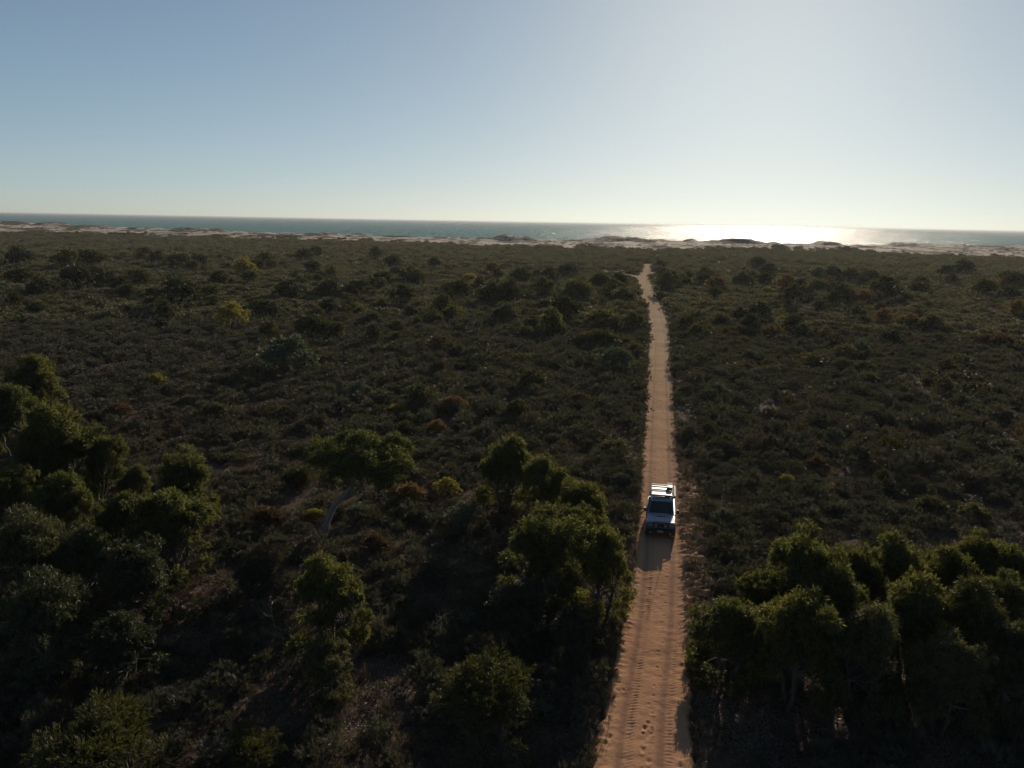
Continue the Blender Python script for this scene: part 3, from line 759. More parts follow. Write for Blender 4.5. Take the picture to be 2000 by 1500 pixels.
# individual bushes, middle distance -------------------------------------------------
KEYS = ['bush_0', 'bush_1', 'bush_2', 'bush_3', 'bush_4']
MATS = {'dark': M_DARK, 'green': M_GREEN, 'grey': M_GREY, 'yellow': M_YEL, 'orange': M_ORG, 'russet': M_RED, 'olive': M_OLIVE, 'bright': M_TREE}
WORD = {'dark': 'dark green', 'green': 'mid green', 'grey': 'pale grey-green', 'yellow': 'yellow-green', 'orange': 'orange-leaved', 'russet': 'russet brown', 'olive': 'olive', 'bright': 'bright green'}
NAMED = [
 (40, 497, 32, 'dark', 'isolated dark bush nearest the left edge, out on the far flat'),
 (38, 540, 34, 'olive', 'olive bush at the left edge below the isolated far dark bush'),
 (130, 505, 32, 'olive', 'left half of the far olive clump near the left edge'),
 (180, 500, 30, 'olive', 'right half of the far olive clump near the left edge'),
 (150, 540, 42, 'dark', 'wide dark bush in front of the far olive clump'),
 (85, 560, 36, 'dark', 'dark bush between the olive edge bush and the wide dark one'),
 (210, 545, 30, 'dark', 'dark bush right of the wide dark one on the far left'),
 (310, 502, 22, 'olive', 'small yellowish bush left of the round dark far bush'),
 (347, 505, 24, 'dark', 'round dark far bush between the olive clump and the yellow tree'),
 (380, 512, 17, 'green', 'small bush touching the round dark far bush'),
 (475, 518, 27, 'yellow', 'bright yellow-green bush, farthest of the yellow ones on the left'),
 (595, 497, 22, 'dark', 'dark far bush right of the bright yellow-green one'),
 (455, 615, 33, 'yellow', 'wide yellow-green flowering bush in the left middle distance'),
 (305, 742, 22, 'yellow', 'small yellow bush alone in the dark scrub on the left'),
 (232, 803, 34, 'russet', 'russet bush between the left trees and the small yellow bush'),
 (490, 738, 24, 'orange', 'dull orange bush left of the big shadowed grey bush'),
 (562, 690, 62, 'grey', 'largest pale grey-green bush, casting a black shadow, left of centre'),
 (350, 570, 48, 'dark', 'wide dark bush above the flowering yellow-green one'),
 (610, 635, 38, 'dark', 'dark bush in the gap above the large grey-green bush'),
 (640, 560, 30, 'green', 'mid green bush left of the dark centre row'),
 (560, 560, 34, 'dark', 'dark bush below the bright far yellow-green one, to its right'),
 (520, 600, 30, 'dark', 'dark bush just right of the flowering yellow-green one'),
 (735, 495, 18, 'dark', 'small dark bush standing by the far pale side track'),
 (768, 510, 22, 'dark', 'dark bush right beside the small one at the side track'),
 (850, 512, 18, 'dark', 'dark bush where the far side track fades out'),
 (812, 538, 24, 'green', 'green bush behind the bright round one'),
 (700, 560, 36, 'dark', 'dark broad bush left of the centre row'),
 (785, 575, 34, 'dark', 'dark bush under the bright round one, to its left'),
 (745, 540, 26, 'olive', 'olive bush above the dark broad bush'),
 (917, 544, 18, 'yellow', 'small round bright yellow-green bush in the centre row'),
 (960, 570, 40, 'dark', 'broad dark bush right of the small bright round one'),
 (880, 566, 18, 'orange', 'orange bush tucked under the bright round one'),
 (970, 578, 18, 'orange', 'orange bush in front of the broad dark centre bush'),
 (1015, 535, 26, 'green', 'domed green bush on the far side of the centre row'),
 (1052, 530, 18, 'green', 'small domed bush right of the domed green one'),
 (990, 610, 32, 'green', 'round green bush standing forward of the centre row'),
 (1105, 600, 40, 'dark', 'tall blackish bush left of the bend in the track'),
 (1060, 560, 30, 'green', 'green bush behind the blackish bush'),
 (1130, 565, 34, 'green', 'green bush beside the track bend, far row'),
 (1175, 550, 28, 'olive', 'olive bush close to the fork in the track'),
 (1215, 575, 30, 'green', 'green bush touching the track just after its bend'),
 (1175, 620, 36, 'bright', 'vivid green bush left of the track, behind the olive dome'),
 (1235, 625, 28, 'green', 'green bush overhanging the left verge below the bend'),
 (1180, 660, 34, 'olive', 'olive domed bush left of the track behind the pale one'),
 (1202, 700, 38, 'grey', 'pale grey-green domed bush near the left verge'),
 (1132, 665, 28, 'dark', 'dark bush left of the olive dome'),
 (1243, 680, 20, 'green', 'narrow green bush squeezed between pale dome and track'),
 (820, 775, 38, 'green', 'green bush with a black shadow, beside the small yellow one in the centre'),
 (778, 800, 20, 'yellow', 'small yellow bush left of the shadowed green one'),
 (886, 790, 28, 'orange', 'orange bush right of the shadowed green one'),
 (852, 832, 24, 'orange', 'orange-yellow bush below the shadowed green one'),
 (800, 962, 34, 'orange', 'bright orange bush right of the leaning tree'),
 (872, 952, 28, 'yellow', 'yellow-green bush between the orange one and the verge trees'),
 (580, 930, 34, 'olive', 'olive-yellow bush left of the leaning tree'),
 (615, 1005, 22, 'yellow', 'yellowish bush beside the foot of the leaning tree'),
 (808, 1010, 26, 'green', 'small green bush under the orange one'),
 (730, 1060, 30, 'russet', 'russet bush above the lone wispy tree'),
 (905, 1010, 40, 'grey', 'greyish bush behind the widest verge tree'),
 (700, 1000, 28, 'grey', 'grey bush right of the pale leaning trunk'),
 (1480, 512, 20, 'dark', 'dark far bush right of the track on the flat'),
 (1450, 545, 24, 'dark', 'left one of two dark bushes below the far flat, right of the track'),
 (1492, 545, 24, 'dark', 'right one of two dark bushes below the far flat, right of the track'),
 (1345, 537, 13, 'dark', 'small dark bush right of the fork in the track'),
 (1290, 515, 15, 'dark', 'dark bush at the very end of the visible track'),
 (1298, 531, 16, 'dark', 'dark bush in the crook of the track fork'),
 (1330, 550, 24, 'olive', 'orange-tinged olive bush right of the fork'),
 (1400, 555, 26, 'orange', 'orange patchy bush right of the track fork'),
 (1535, 553, 26, 'orange', 'orange bush between two dark ones in the right middle distance'),
 (1600, 557, 22, 'green', 'neatly domed green bush in the right middle distance'),
 (1570, 570, 24, 'dark', 'dark bush left of the neat domed one'),
 (1642, 572, 28, 'dark', 'dark standing bush right of the neat domed one'),
 (1688, 580, 24, 'orange', 'orange bush right of the dark standing one'),
 (1725, 562, 38, 'olive', 'broad olive bush in the right middle distance'),
 (1795, 560, 26, 'olive', 'olive bush between the broad one and the dark pair'),
 (1660, 535, 22, 'dark', 'dark bush in the far row behind the standing one'),
 (1600, 530, 20, 'olive', 'olive bush in the far row above the domed one'),
 (1848, 530, 20, 'dark', 'dark bush, left of the far pair near the right edge'),
 (1882, 525, 24, 'dark', 'tall dark bush, right of the far pair near the right edge'),
 (1925, 560, 30, 'olive', 'olive dome near the right edge under the dark pair'),
 (1985, 545, 28, 'dark', 'dark bush cut by the right edge'),
 (1445, 612, 24, 'dark', 'dark round bush nearest the track on the right'),
 (1485, 604, 28, 'dark', 'dark bush touching the round one right of the track'),
 (1550, 632, 26, 'dark', 'dark bush with a yellow fringe right of the track'),
 (1528, 624, 14, 'yellow', 'small yellow tuft bush beside the dark one with shadow'),
 (1500, 567, 14, 'yellow', 'small yellow bush below the two dark bushes'),
 (1775, 625, 32, 'orange', 'broad orange-topped bush on the right'),
 (1820, 630, 28, 'dark', 'dark bush right of the broad orange-topped one'),
 (1613, 650, 16, 'orange', 'small orange bush alone in the right scrub'),
 (1740, 655, 26, 'dark', 'flat-topped dark bush below the broad orange one'),
 (1960, 665, 26, 'russet', 'russet bush near the right edge in the middle distance'),
 (1510, 882, 26, 'green', 'dim green bush casting a shadow, right of the vehicle and beyond'),
 (1536, 935, 17, 'yellow', 'slender yellowish bush alone right of the vehicle'),
 (1725, 930, 20, 'olive', 'olive bush in the open scrub far right of the vehicle'),
 (1740, 870, 30, 'olive', 'olive bush with a black shadow in the right scrub'),
 (1820, 985, 36, 'olive', 'olive bush just beyond the right foreground trees'),
 (1900, 1000, 34, 'green', 'green bush beyond the trees at the right edge'),
 (1420, 860, 22, 'green', 'low green bush beside the right verge behind the vehicle'),
 (1412, 1010, 26, 'grey', 'grey low bush right of the churned sand'),
 (520, 1010, 36, 'russet', 'russet bush between the domed tree and the leaning trunk'),
 (420, 800, 30, 'green', 'dim green bush right of the russet one'),
 (700, 760, 30, 'grey', 'grey bush in the plain scrub of the centre left'),
 (1040, 740, 32, 'green', 'dim green bush in the plain scrub left of the pale dome'),
 (1010, 800, 28, 'olive', 'olive bush in the plain scrub behind the bright-topped tree'),
 (1200, 870, 30, 'green', 'green bush against the left verge beyond the clump of trees'),
 (1215, 935, 22, 'grey', 'grey bush against the left verge opposite the vehicle rear'),
 (1365, 700, 20, 'green', 'green bush against the right verge far beyond the vehicle'),
 (1400, 760, 26, 'grey', 'grey-green bush near the right verge'),
]
for n, (px, py, rp, kd, lab) in enumerate(NAMED):
    nm = {'yellow': 'yellow_bush', 'orange': 'orange_bush', 'russet': 'russet_bush'}.get(kd, 'bush')
    put(nm, KEYS[n % 5], px, py, rp, 0.55, MATS[kd], lab, 'bush', 'bushes standing out of the scrub', tall=random.uniform(0.85, 1.15), parts=('foliage', 'stem'))

# lesser bushes that fill the belts between them; alike ones share a label
BELT = [
 (48, (497, 620), (0, 620), (11, 24), 'far belt of bushes on the left', {'dark': 5, 'green': 3, 'olive': 3}),
 (72, (522, 660), (620, 1245), (12, 28), 'far belt of bushes left of the bend', {'dark': 6, 'green': 7, 'olive': 2, 'bright': 2, 'orange': 1}),
 (46, (524, 640), (1300, 2000), (11, 24), 'far belt of bushes on the right', {'dark': 5, 'green': 3, 'olive': 4, 'orange': 1}),
 (14, (640, 860), (0, 1230), (12, 24), 'plain dark scrub on the left', {'green': 5, 'grey': 3, 'russet': 2, 'olive': 2}),
 (14, (640, 960), (1340, 2000), (12, 24), 'plain dark scrub on the right', {'green': 5, 'grey': 3, 'russet': 2, 'olive': 2}),
]
REFS = [(px, py, re.split(r',| casting| touching| standing| squeezed| tucked', lab)[0]) for px, py, rp, kd, lab in NAMED]
USED = set()
def near_label(col, px, py, where):
    for rx_, ry_, ref in sorted(REFS, key=lambda q: math.hypot(q[0] - px, (q[1] - py) * 2))[:6]:
        dx, dy = px - rx_, (py - ry_) * 2
        d = math.hypot(dx, dy)
        side = ('right of' if dx > 0 else 'left of') if abs(dx) > abs(dy) else ('in front of' if dy > 0 else 'behind')
        for far in (('just ', '') if d < 50 else ('', 'some way ')) if d < 110 else ('well ', 'farther '):
            t = 'small %s bush %s%s the %s' % (col, far, side, ref)
            if t not in USED and len(t.split()) <= 16:
                USED.add(t); return t
    return 'small %s bush in the %s' % (col, where)
for cnt, ry, rx, rr, where, mix in BELT:
    kinds = [k for k, w in mix.items() for _ in range(w)]
    done = 0
    while done < cnt:
        px, py = random.uniform(*rx), random.uniform(*ry) + (random.uniform(-1, 1) * 12)
        p = at(px, py, 0.8); d, w = tr_d(p.x, p.y)
        s = random.uniform(*rr) * depth_scale(p)
        if abs(float(d)) < float(w) + s * 0.8 + 0.5 or float(side_d(np.array([p.x]), np.array([p.y]))[0]) < 4.5: continue
        kd = random.choice(kinds)
        put('bush', random.choice(KEYS), px, py, s / depth_scale(p), 0.55, MATS[kd], near_label(WORD[kd], px, py, where), 'bush',
            'small %s bushes, %s' % (WORD[kd], where), tall=random.uniform(0.9, 1.35), parts=('foliage', 'stem'))
        done += 1

# low heath plants that serve the scattered scrub ---------------------------------------
for k in range(4):
    make_bush_mesh('mound_%d' % k, 80 + k, R=1.5, H=1.25 + 0.2 * (k % 2), lumps=13, n=1500, L0=0.26, W0=0.035, droop=0.05, lr=(0.24, 0.42), up=0.1, under=0.3)
MOUNDS = []
M_MOUND = leaf_mat('mound_leaf', [(0.040, 0.042, 0.027), (0.057, 0.057, 0.034), (0.074, 0.069, 0.040), (0.052, 0.047, 0.034), (0.095, 0.071, 0.043), (0.063, 0.062, 0.037)], 0.32, spatial=True, tcol=(1.4, 1.4, 0.7, 1))
LOWS = []
for k, (px, py) in enumerate([(1385, 940), (1420, 985), (1395, 1085), (1440, 1110), (1215, 800), (1205, 985)]):
    p = at(px, py); key = 'low_%d' % k
    me = PROTO[key][0]; me.materials.clear(); me.materials.append(M_SCRUB)
    o = bpy.data.objects.new('low_shrub', me); COL.objects.link(o)
    o.location = (p.x, p.y, gz(p.x, p.y)); o.rotation_euler = (0, 0, k)
    tag(o, ['wiry low shrub at the right verge beside the vehicle rear', 'wiry low shrub right of the churned sand, level with the cab',
            'wiry low shrub right of the vehicle shadow', 'wiry low shrub behind the hanging green tree',
            'wiry low shrub at the left verge beyond the vehicle', 'wiry low shrub at the left verge beside the vehicle'][k], 'shrub', 'low shrubs along the verges')
    LOWS.append(o)
for k, (px, py) in enumerate([(1130, 700), (1390, 660), (860, 660), (560, 820)]):
    p = at(px, py); key = 'mound_%d' % k
    me = PROTO[key][0]; me.materials.clear(); me.materials.append(M_MOUND)
    o = bpy.data.objects.new('mounded_shrub', me); COL.objects.link(o)
    o.location = (p.x, p.y, gz(p.x, p.y)); o.rotation_euler = (0, 0, k * 1.3)
    tag(o, ['mounded shrub left of the pale domed bush near the left verge', 'mounded shrub beside the right verge, well beyond the vehicle',
            'mounded shrub in the plain scrub left of centre', 'mounded shrub in the dark scrub below the large grey-green bush'][k], 'shrub')
    MOUNDS.append(o)
DRIFT = []
for k, (px, py) in enumerate([(1180, 500), (900, 490), (1500, 495), (300, 470)]):
    p = at(px, py); key = 'drift_%d' % k
    me = PROTO[key][0]; me.materials.clear(); me.materials.append(M_DRIFT)
    o = bpy.data.objects.new('low_thicket', me); COL.objects.link(o)
    o.location = (p.x, p.y, gz(p.x, p.y)); o.rotation_euler = (0, 0, k)
    tag(o, ['low thicket on the far flat left of the track end', 'low thicket on the far flat beyond the side track',
            'low thicket on the far flat right of the track', 'low thicket on the far flat at the left, near the dunes'][k], 'thicket')
    DRIFT.append(o)

def scatter(name, pts, rz, scl, idx, sources, label, cat):
    me = bpy.data.meshes.new(name)
    me.vertices.add(len(pts)); me.vertices.foreach_set('co', pts.astype(np.float32).ravel())
    a = me.attributes.new('rot', 'FLOAT_VECTOR', 'POINT'); a.data.foreach_set('vector', rz.astype(np.float32).ravel())
    a = me.attributes.new('scl', 'FLOAT_VECTOR', 'POINT'); a.data.foreach_set('vector', scl.astype(np.float32).ravel())
    a = me.attributes.new('idx', 'INT', 'POINT'); a.data.foreach_set('value', idx.astype(np.int32))
    me.update()
    o = bpy.data.objects.new(name, me); COL.objects.link(o)
    ng = bpy.data.node_groups.new(name + '_nodes', 'GeometryNodeTree')
    ng.interface.new_socket(name='Geometry', in_out='INPUT', socket_type='NodeSocketGeometry')
    ng.interface.new_socket(name='Geometry', in_out='OUTPUT', socket_type='NodeSocketGeometry')
    gi = ng.nodes.new('NodeGroupInput'); go = ng.nodes.new('NodeGroupOutput')
    iop = ng.nodes.new('GeometryNodeInstanceOnPoints')
    m2p = ng.nodes.new('GeometryNodeMeshToPoints')
    ng.links.new(gi.outputs[0], m2p.inputs['Mesh']); ng.links.new(m2p.outputs[0], iop.inputs['Points'])
    gj = ng.nodes.new('GeometryNodeJoinGeometry')
    for s in reversed(sources):
        oi = ng.nodes.new('GeometryNodeObjectInfo'); oi.inputs['Object'].default_value = s; oi.inputs['As Instance'].default_value = True
        oi.transform_space = 'ORIGINAL'
        ng.links.new(oi.outputs['Geometry'], gj.inputs[0])
    ng.links.new(gj.outputs[0], iop.inputs['Instance'])
    iop.inputs['Pick Instance'].default_value = True
    for nm, dt, sock in (('rot', 'FLOAT_VECTOR', 'Rotation'), ('scl', 'FLOAT_VECTOR', 'Scale'), ('idx', 'INT', 'Instance Index')):
        at_ = ng.nodes.new('GeometryNodeInputNamedAttribute'); at_.data_type = dt; at_.inputs['Name'].default_value = nm
        ng.links.new(at_.outputs[0], iop.inputs[sock])
    ng.links.new(iop.outputs[0], go.inputs[0])
    md = o.modifiers.new('scatter', 'NODES'); md.node_group = ng
    tag(o, label, cat, kind='stuff')
    return o

# bare patches, read off the survey photograph
BARE = []
for px, py, rx_, ry_ in ((400, 1160, 60, 40), (360, 1250, 40, 30), (740, 1340, 70, 60), (690, 1430, 60, 50), (580, 1300, 40, 30), (1620, 1420, 60, 70), (1790, 1390, 70, 90), (1850, 1470, 60, 40), (1440, 1400, 40, 60), (1500, 1460, 40, 50)):
    p = at(px, py); s = depth_scale(p)
    BARE.append((p.x, p.y, rx_ * s, ry_ * s * 1.8))

def scrub_points():
    out = []
    for (d0, d1, dens, s0, s1, nsrc, base, gain) in ((640, 860, 0.06, 0.8, 1.4, 4, 6, 1), (8, 70, 2.1, 0.65, 1.35, 6, 0, 1), (70, 165, 1.05, 0.95, 1.9, 6, 0, 1), (165, 330, 0.22, 0.55, 1.0, 4, 6, 1), (330, 640, 0.085, 0.8, 1.5, 4, 6, 1)):
        A = 0.5 * (d1 * d1 - d0 * d0) * 2 * 0.82
        n = int(A * dens)
        r = np.sqrt(RNG.uniform(d0 * d0, d1 * d1, n)); th = RNG.uniform(-0.82, 0.82, n)
        x = r * np.sin(th); y = r * np.cos(th)
        cl = fbm(x / 3.2, y / 3.2, 71, 2)
        big = fbm(x / 45, y / 70, 72, 3)
        keep = (cl + 0.25 * RNG.random(n) > 0.46)
        d, w = tr_d(x, y)
        sc = RNG.uniform(s0, s1, n) * (0.75 + 0.6 * big)
        rad = sc * np.where(base == 0, 0.6, 2.0)
        keep &= (np.abs(d) > w + np.where(base == 0, 0.22, 0.45) * rad + 0.12) | (y > TRACK_END + 3)
        keep &= ~((d > 0) & (d < w + 1.75) & (y > 33) & (y < 66) & (RNG.random(n) > 0.10))
        keep &= side_d(x, y) > np.where(base == 0, 2.2, 2.2 + rad * 0.9)
        keep &= y < dune_base(x) + 12 + 90 * (fbm(x / 14, y / 30, 79, 3) - 0.45)
        for bx, by, ra, rb in BARE: keep &= (((x - bx) / ra) ** 2 + ((y - by) / rb) ** 2 > 1) | (RNG.random(n) > 0.8)
        for bx, by, br in taken:
            keep &= ~((np.abs(x - bx) < br) & (np.abs(y - by) < br) & (RNG.random(n) > 0.25))
        x, y, sc = x[keep], y[keep], sc[keep]; m = len(x)
        z = height(x, y) - 0.03
        rot = np.stack([RNG.normal(0, 0.08, m), RNG.normal(0, 0.08, m), RNG.uniform(0, 6.28, m)], 1)
        scl = np.stack([sc, sc, sc * RNG.uniform(0.6, 1.35, m)], 1)
        out.append((np.stack([x, y, z], 1), rot, scl, RNG.integers(0, nsrc, m) + base))
    # thickets: mounded shrubs in uneven drifts
    for d0, d1, dens, s0, s1, th0 in ((45, 150, 0.10, 0.45, 1.0, 0.60), (110, 400, 0.085, 0.6, 1.5, 0.52), (400, 720, 0.012, 0.8, 1.6, 0.50)):
        n = int(0.82 * (d1 * d1 - d0 * d0) * dens)
        r = np.sqrt(RNG.uniform(d0 * d0, d1 * d1, n)); th = RNG.uniform(-0.82, 0.82, n); x = r * np.sin(th); y = r * np.cos(th)
        m_ = fbm(x / 26, y / 34, 93, 3) * 0.7 + fbm(x / 7, y / 7, 94, 2) * 0.3
        sc = RNG.uniform(s0, s1, n) * (0.6 + 0.8 * RNG.random(n) ** 2)
        d, w = tr_d(x, y)
        keep = (m_ > th0) & ((np.abs(d) > w + sc * 1.1) | (y > TRACK_END + 3)) & (side_d(x, y) > 2.5 + sc * 1.5) & (y < dune_base(x))
        keep &= ~((d > 0) & (d < w + 3.2) & (y > 33) & (y < 66))
        x, y, sc = x[keep], y[keep], sc[keep]; m = len(x)
        out.append((np.stack([x, y, height(x, y) - 0.05], 1), np.stack([RNG.normal(0, .06, m), RNG.normal(0, .06, m), RNG.uniform(0, 6.28, m)], 1), np.stack([sc, sc * RNG.uniform(0.8, 1.2, m), sc * RNG.uniform(0.6, 1.2, m)], 1), RNG.integers(0, 4, m) + 10))
    # dune scrub
    n = 16000
    x = RNG.uniform(-1000, 900, n); y = RNG.uniform(580, 1300, n)
    k = (np.abs(x) < y * 0.9) & (y < shore(x) - 10) & (y > dune_base(x))
    nz = fbm(x / 30, y / 42, 81, 4); z = height(x, y)
    k &= (nz + (z - 2.4) * 0.018 > 0.52) | ((RNG.random(n) < 0.16 * (1 - sstep(0, 90, y - dune_base(x)))))
    x, y, z = x[k], y[k], z[k]; m = len(x)
    sc = RNG.uniform(0.5, 1.1, m)
    out.append((np.stack([x, y, z - 0.1], 1), np.stack([RNG.normal(0, 0.05, m), RNG.normal(0, 0.05, m), RNG.uniform(0, 6.28, m)], 1), np.stack([sc, sc, sc * RNG.uniform(0.3, 0.65, m)], 1), RNG.integers(0, 4, m) + 6))
    return [np.concatenate(q) for q in zip(*out)]
P_, R_, S_, I_ = scrub_points()
print('scrub', len(P_))
scatter('scrub', P_, R_, S_, I_, LOWS + DRIFT + MOUNDS, 'dense low wiry heath scrub covering the flat on both sides', 'scrub')

# dry grass and litter --------------------------------------------------------------
def tuft_mesh():
    r = np.random.default_rng(90); n = 40
    P = np.stack([r.normal(0, 0.07, n), r.normal(0, 0.07, n), np.zeros(n)], 1)
    D = np.stack([r.normal(0, 0.5, n), r.normal(0, 0.5, n), np.ones(n)], 1); D /= np.linalg.norm(D, axis=1)[:, None]
    v, f = blades(P, D, unit(r, n), r.uniform(0.15, 0.42, n), np.full(n, 0.007)); return mesh_np('tuft', v, f)
M_TUFT = tuft_mesh()
tufts = []
n = 16000
r_ = np.sqrt(RNG.uniform(14 ** 2, 85 ** 2, n)); th = RNG.uniform(-0.8, 0.8, n); x = r_ * np.sin(th); y = r_ * np.cos(th)
d, w = tr_d(x, y); k = np.abs(d) > w - 0.05
nv = 1500   # verge tufts
yv = RNG.uniform(18, 150, nv); sv = np.where(RNG.random(nv) < 0.4, -1, 1)
ex = np.abs(RNG.normal(0, 1, nv)) * np.where((sv > 0) & (yv > 33) & (yv < 66), 0.6, 0.22)
xv = tr_c(yv) + sv * (tr_w(yv) - 0.05 + ex)
x = np.concatenate([x[k], xv]); y = np.concatenate([y[k], yv]); m = len(x)
z = height(x, y)
sc = RNG.uniform(0.6, 1.5, m)
link_t = link('grass_tuft', M_TUFT, M_DRY); p = at(1362, 1180); link_t.location = (p.x, p.y, gz(p.x, p.y))
tag(link_t, 'dry grass tuft on the churned right verge below the vehicle shadow', 'grass tuft')
scatter('dry_grass', np.stack([x, y, z], 1), np.stack([RNG.normal(0, .2, m), RNG.normal(0, .2, m), RNG.uniform(0, 6.28, m)], 1), np.stack([sc] * 3, 1), np.zeros(m), [link_t],
        'sparse dry grass tufts between the shrubs and along the verges', 'dry grass')

def litter():
    n = 60000
    r = np.random.default_rng(5)
    pts = []
    for bx, by, ra, rb in BARE:
        m = 1900; q = unit(r, m)[:, :2] * np.sqrt(r.random(m))[:, None] * 1.5
        pts.append(np.stack([bx + q[:, 0] * ra, by + q[:, 1] * rb], 1))
    m = 34000; rr = np.sqrt(r.uniform(15 ** 2, 75 ** 2, m)); th = r.uniform(-0.8, 0.8, m)
    pts.append(np.stack([rr * np.sin(th), rr * np.cos(th)], 1))
    q = np.concatenate(pts); x, y = q[:, 0], q[:, 1]
    d, w = tr_d(x, y); k = np.abs(d) > w - 0.1; x, y = x[k], y[k]; m = len(x)
    P = np.stack([x, y, height(x, y) + 0.01 + r.random(m) * 0.03], 1)
    D = np.stack([r.normal(size=m), r.normal(size=m), r.normal(0, 0.35, m)], 1); D /= np.linalg.norm(D, axis=1)[:, None]
    Nn = np.stack([r.normal(0, 0.6, m), r.normal(0, 0.6, m), np.ones(m)], 1)
    v, f = blades(P, D, Nn, r.uniform(0.05, 0.15, m), r.uniform(0.008, 0.020, m))
    mt = leaf_mat('leaf_litter', [(0.16, 0.11, 0.085), (0.24, 0.18, 0.145)], 0.2, 0.5, tcol=(1.2, 1.1, 0.9, 1), spec=0.35)
    tag(link('leaf_litter', mesh_np('leaf_litter', v, f), mt), 'fallen leaves and bark scraps on the bare earth', 'leaf litter', kind='stuff')
litter()

# dead wood
M_DEAD = principled('dead_wood', (0.34, 0.30, 0.27), 0.85, bump=0.4, var=0.3)
for k, (a_, b_, lab) in enumerate([((510, 1193), (572, 1240), 'pale dead branch left of the lone wispy tree'),
        ((525, 1158), (532, 1190), 'short bent dead stick above the pale dead branch'),
        ((1850, 1075), (1935, 1200), 'thin dead branch among the right foreground tree tops'),
        ((852, 1200), (868, 1232), 'short dead stick left of the widest verge tree')]):
    pa, pb = at(*a_, 0.5), at(*b_, 0.7)
    if k == 2: pa, pb = at(1905, 1188, 3.5), at(1935, 1200, 4.2)
    r = np.random.default_rng(k + 200)
    paths = [limb(r, (0, 0, 0), tuple(pb - pa), 0.035, 0.012, 6, 0.10)]
    for q in range(3):
        s = paths[0][0][2 + q]; paths.append(limb(r, s, s + r.normal(0, 0.35, 3) + np.array([0, 0, 0.2]), 0.018, 0.006, 3, 0.1))
    v, f = tubes(paths, 5)
    o = link('fallen_branch', mesh_np('fallen_branch', v, f, True), M_DEAD); o.location = pa
    o.location.z = pa.z
    tag(o, lab, 'branch')

# two pale stones that catch the light
def rock(px, py, s, lab, seed):
    bm = bmesh.new(); bmesh.ops.create_icosphere(bm, subdivisions=2, radius=s)
    r = random.Random(seed)
    for v in bm.verts: v.co *= r.uniform(0.8, 1.2); v.co.z *= 0.6
    me = bpy.data.meshes.new('rock'); bm.to_mesh(me); bm.free()
    p = at(px, py, 0.5); o = link('pale_rock', me, M_ROCK); o.location = (p.x, p.y, gz(p.x, p.y) + 0.42)
    o.location.z = gz(p.x, p.y) + s * 0.4
    tag(o, lab, 'rock')
M_ROCK = principled('pale_stone', (0.75, 0.70, 0.62), 0.5, bump=0.4)
rock(1477, 866, 0.20, 'white stone in the right scrub, nearer the track of two', 1)
rock(1537, 877, 0.22, 'white stone in the right scrub, farther from the track of two', 2)

# ------------------------------------------------------------------ the vehicle
M_PAINT = principled('shaded_white_paint', (0.20, 0.25, 0.31), 0.32, coat=0.3, dirt=(0.30, 0.19, 0.12))  # blue-grey: the shade on a white body is put into the colour
M_BLACK = principled('black_plastic', (0.018, 0.018, 0.020), 0.55, var=0.2)
M_GLASS = principled('dark_glass', (0.010, 0.012, 0.016), 0.06, spec=0.6)
M_TYRE = principled('tyre_rubber', (0.022, 0.020, 0.018), 0.85, bump=0.5, dirt=(0.16, 0.10, 0.07))
M_STEEL = principled('steel', (0.42, 0.42, 0.42), 0.35, metal=0.9)
M_LAMP = principled('lamp_lens', (0.30, 0.30, 0.29), 0.12, spec=0.8)
M_CANVAS = principled('cream_canvas', (0.78, 0.73, 0.62), 0.8, bump=0.3, var=0.15)
M_PLATE = principled('plate_white', (0.30, 0.31, 0.30), 0.4)
M_GREYBOX = principled('grey_case', (0.10, 0.105, 0.11), 0.6, bump=0.2)

def bm_obj(name, bm, mat, parent, bevel=0.0, seg=2, smooth=True):
    me = bpy.data.meshes.new(name)
    if bevel:
        bmesh.ops.bevel(bm, geom=[e_ for e_ in bm.edges if e_.calc_face_angle(0) > 0.5], offset=bevel, segments=seg, affect='EDGES', profile=0.6)
    bmesh.ops.recalc_face_normals(bm, faces=bm.faces)
    bm.to_mesh(me); bm.free()
    if smooth:
        for p in me.polygons: p.use_smooth = True
        me.set_sharp_from_angle(angle=math.radians(35))
    return link(name, me, mat, parent)

def add_box(bm, c, s, rot=None):
    m = Matrix.Translation(c) @ (rot.to_matrix().to_4x4() if rot else Matrix.Identity(4)) @ Matrix.Diagonal((*s, 1))
    return bmesh.ops.create_cube(bm, size=1, matrix=m)
def add_hex(bm, pts):
    """8 corners: bottom ring then top ring"""
    vs = [bm.verts.new(p) for p in pts]
    for f in ((3, 2, 1, 0), (4, 5, 6, 7), (0, 1, 5, 4), (1, 2, 6, 5), (2, 3, 7, 6), (3, 0, 4, 7)): bm.faces.new([vs[q] for q in f])
def add_tube(bm, pts, rad, sides=8):
    v, f = tubes([(pts, [rad] * len(pts))], sides)
    vs = [bm.verts.new(p) for p in v]
    for q in f: bm.faces.new([vs[k] for k in q])
    bm.faces.new(vs[:sides]); bm.faces.new(vs[-sides:][::-1])
def add_cyl(bm, c, r, depth, axis='X', seg=24, r2=None):
    rot = {'X': Matrix.Rotation(PI / 2, 4, 'Y'), 'Y': Matrix.Rotation(PI / 2, 4, 'X'), 'Z': Matrix.Identity(4)}[axis]
    bmesh.ops.create_cone(bm, cap_ends=True, segments=seg, radius1=r, radius2=r if r2 is None else r2, depth=depth, matrix=Matrix.Translation(c) @ rot)

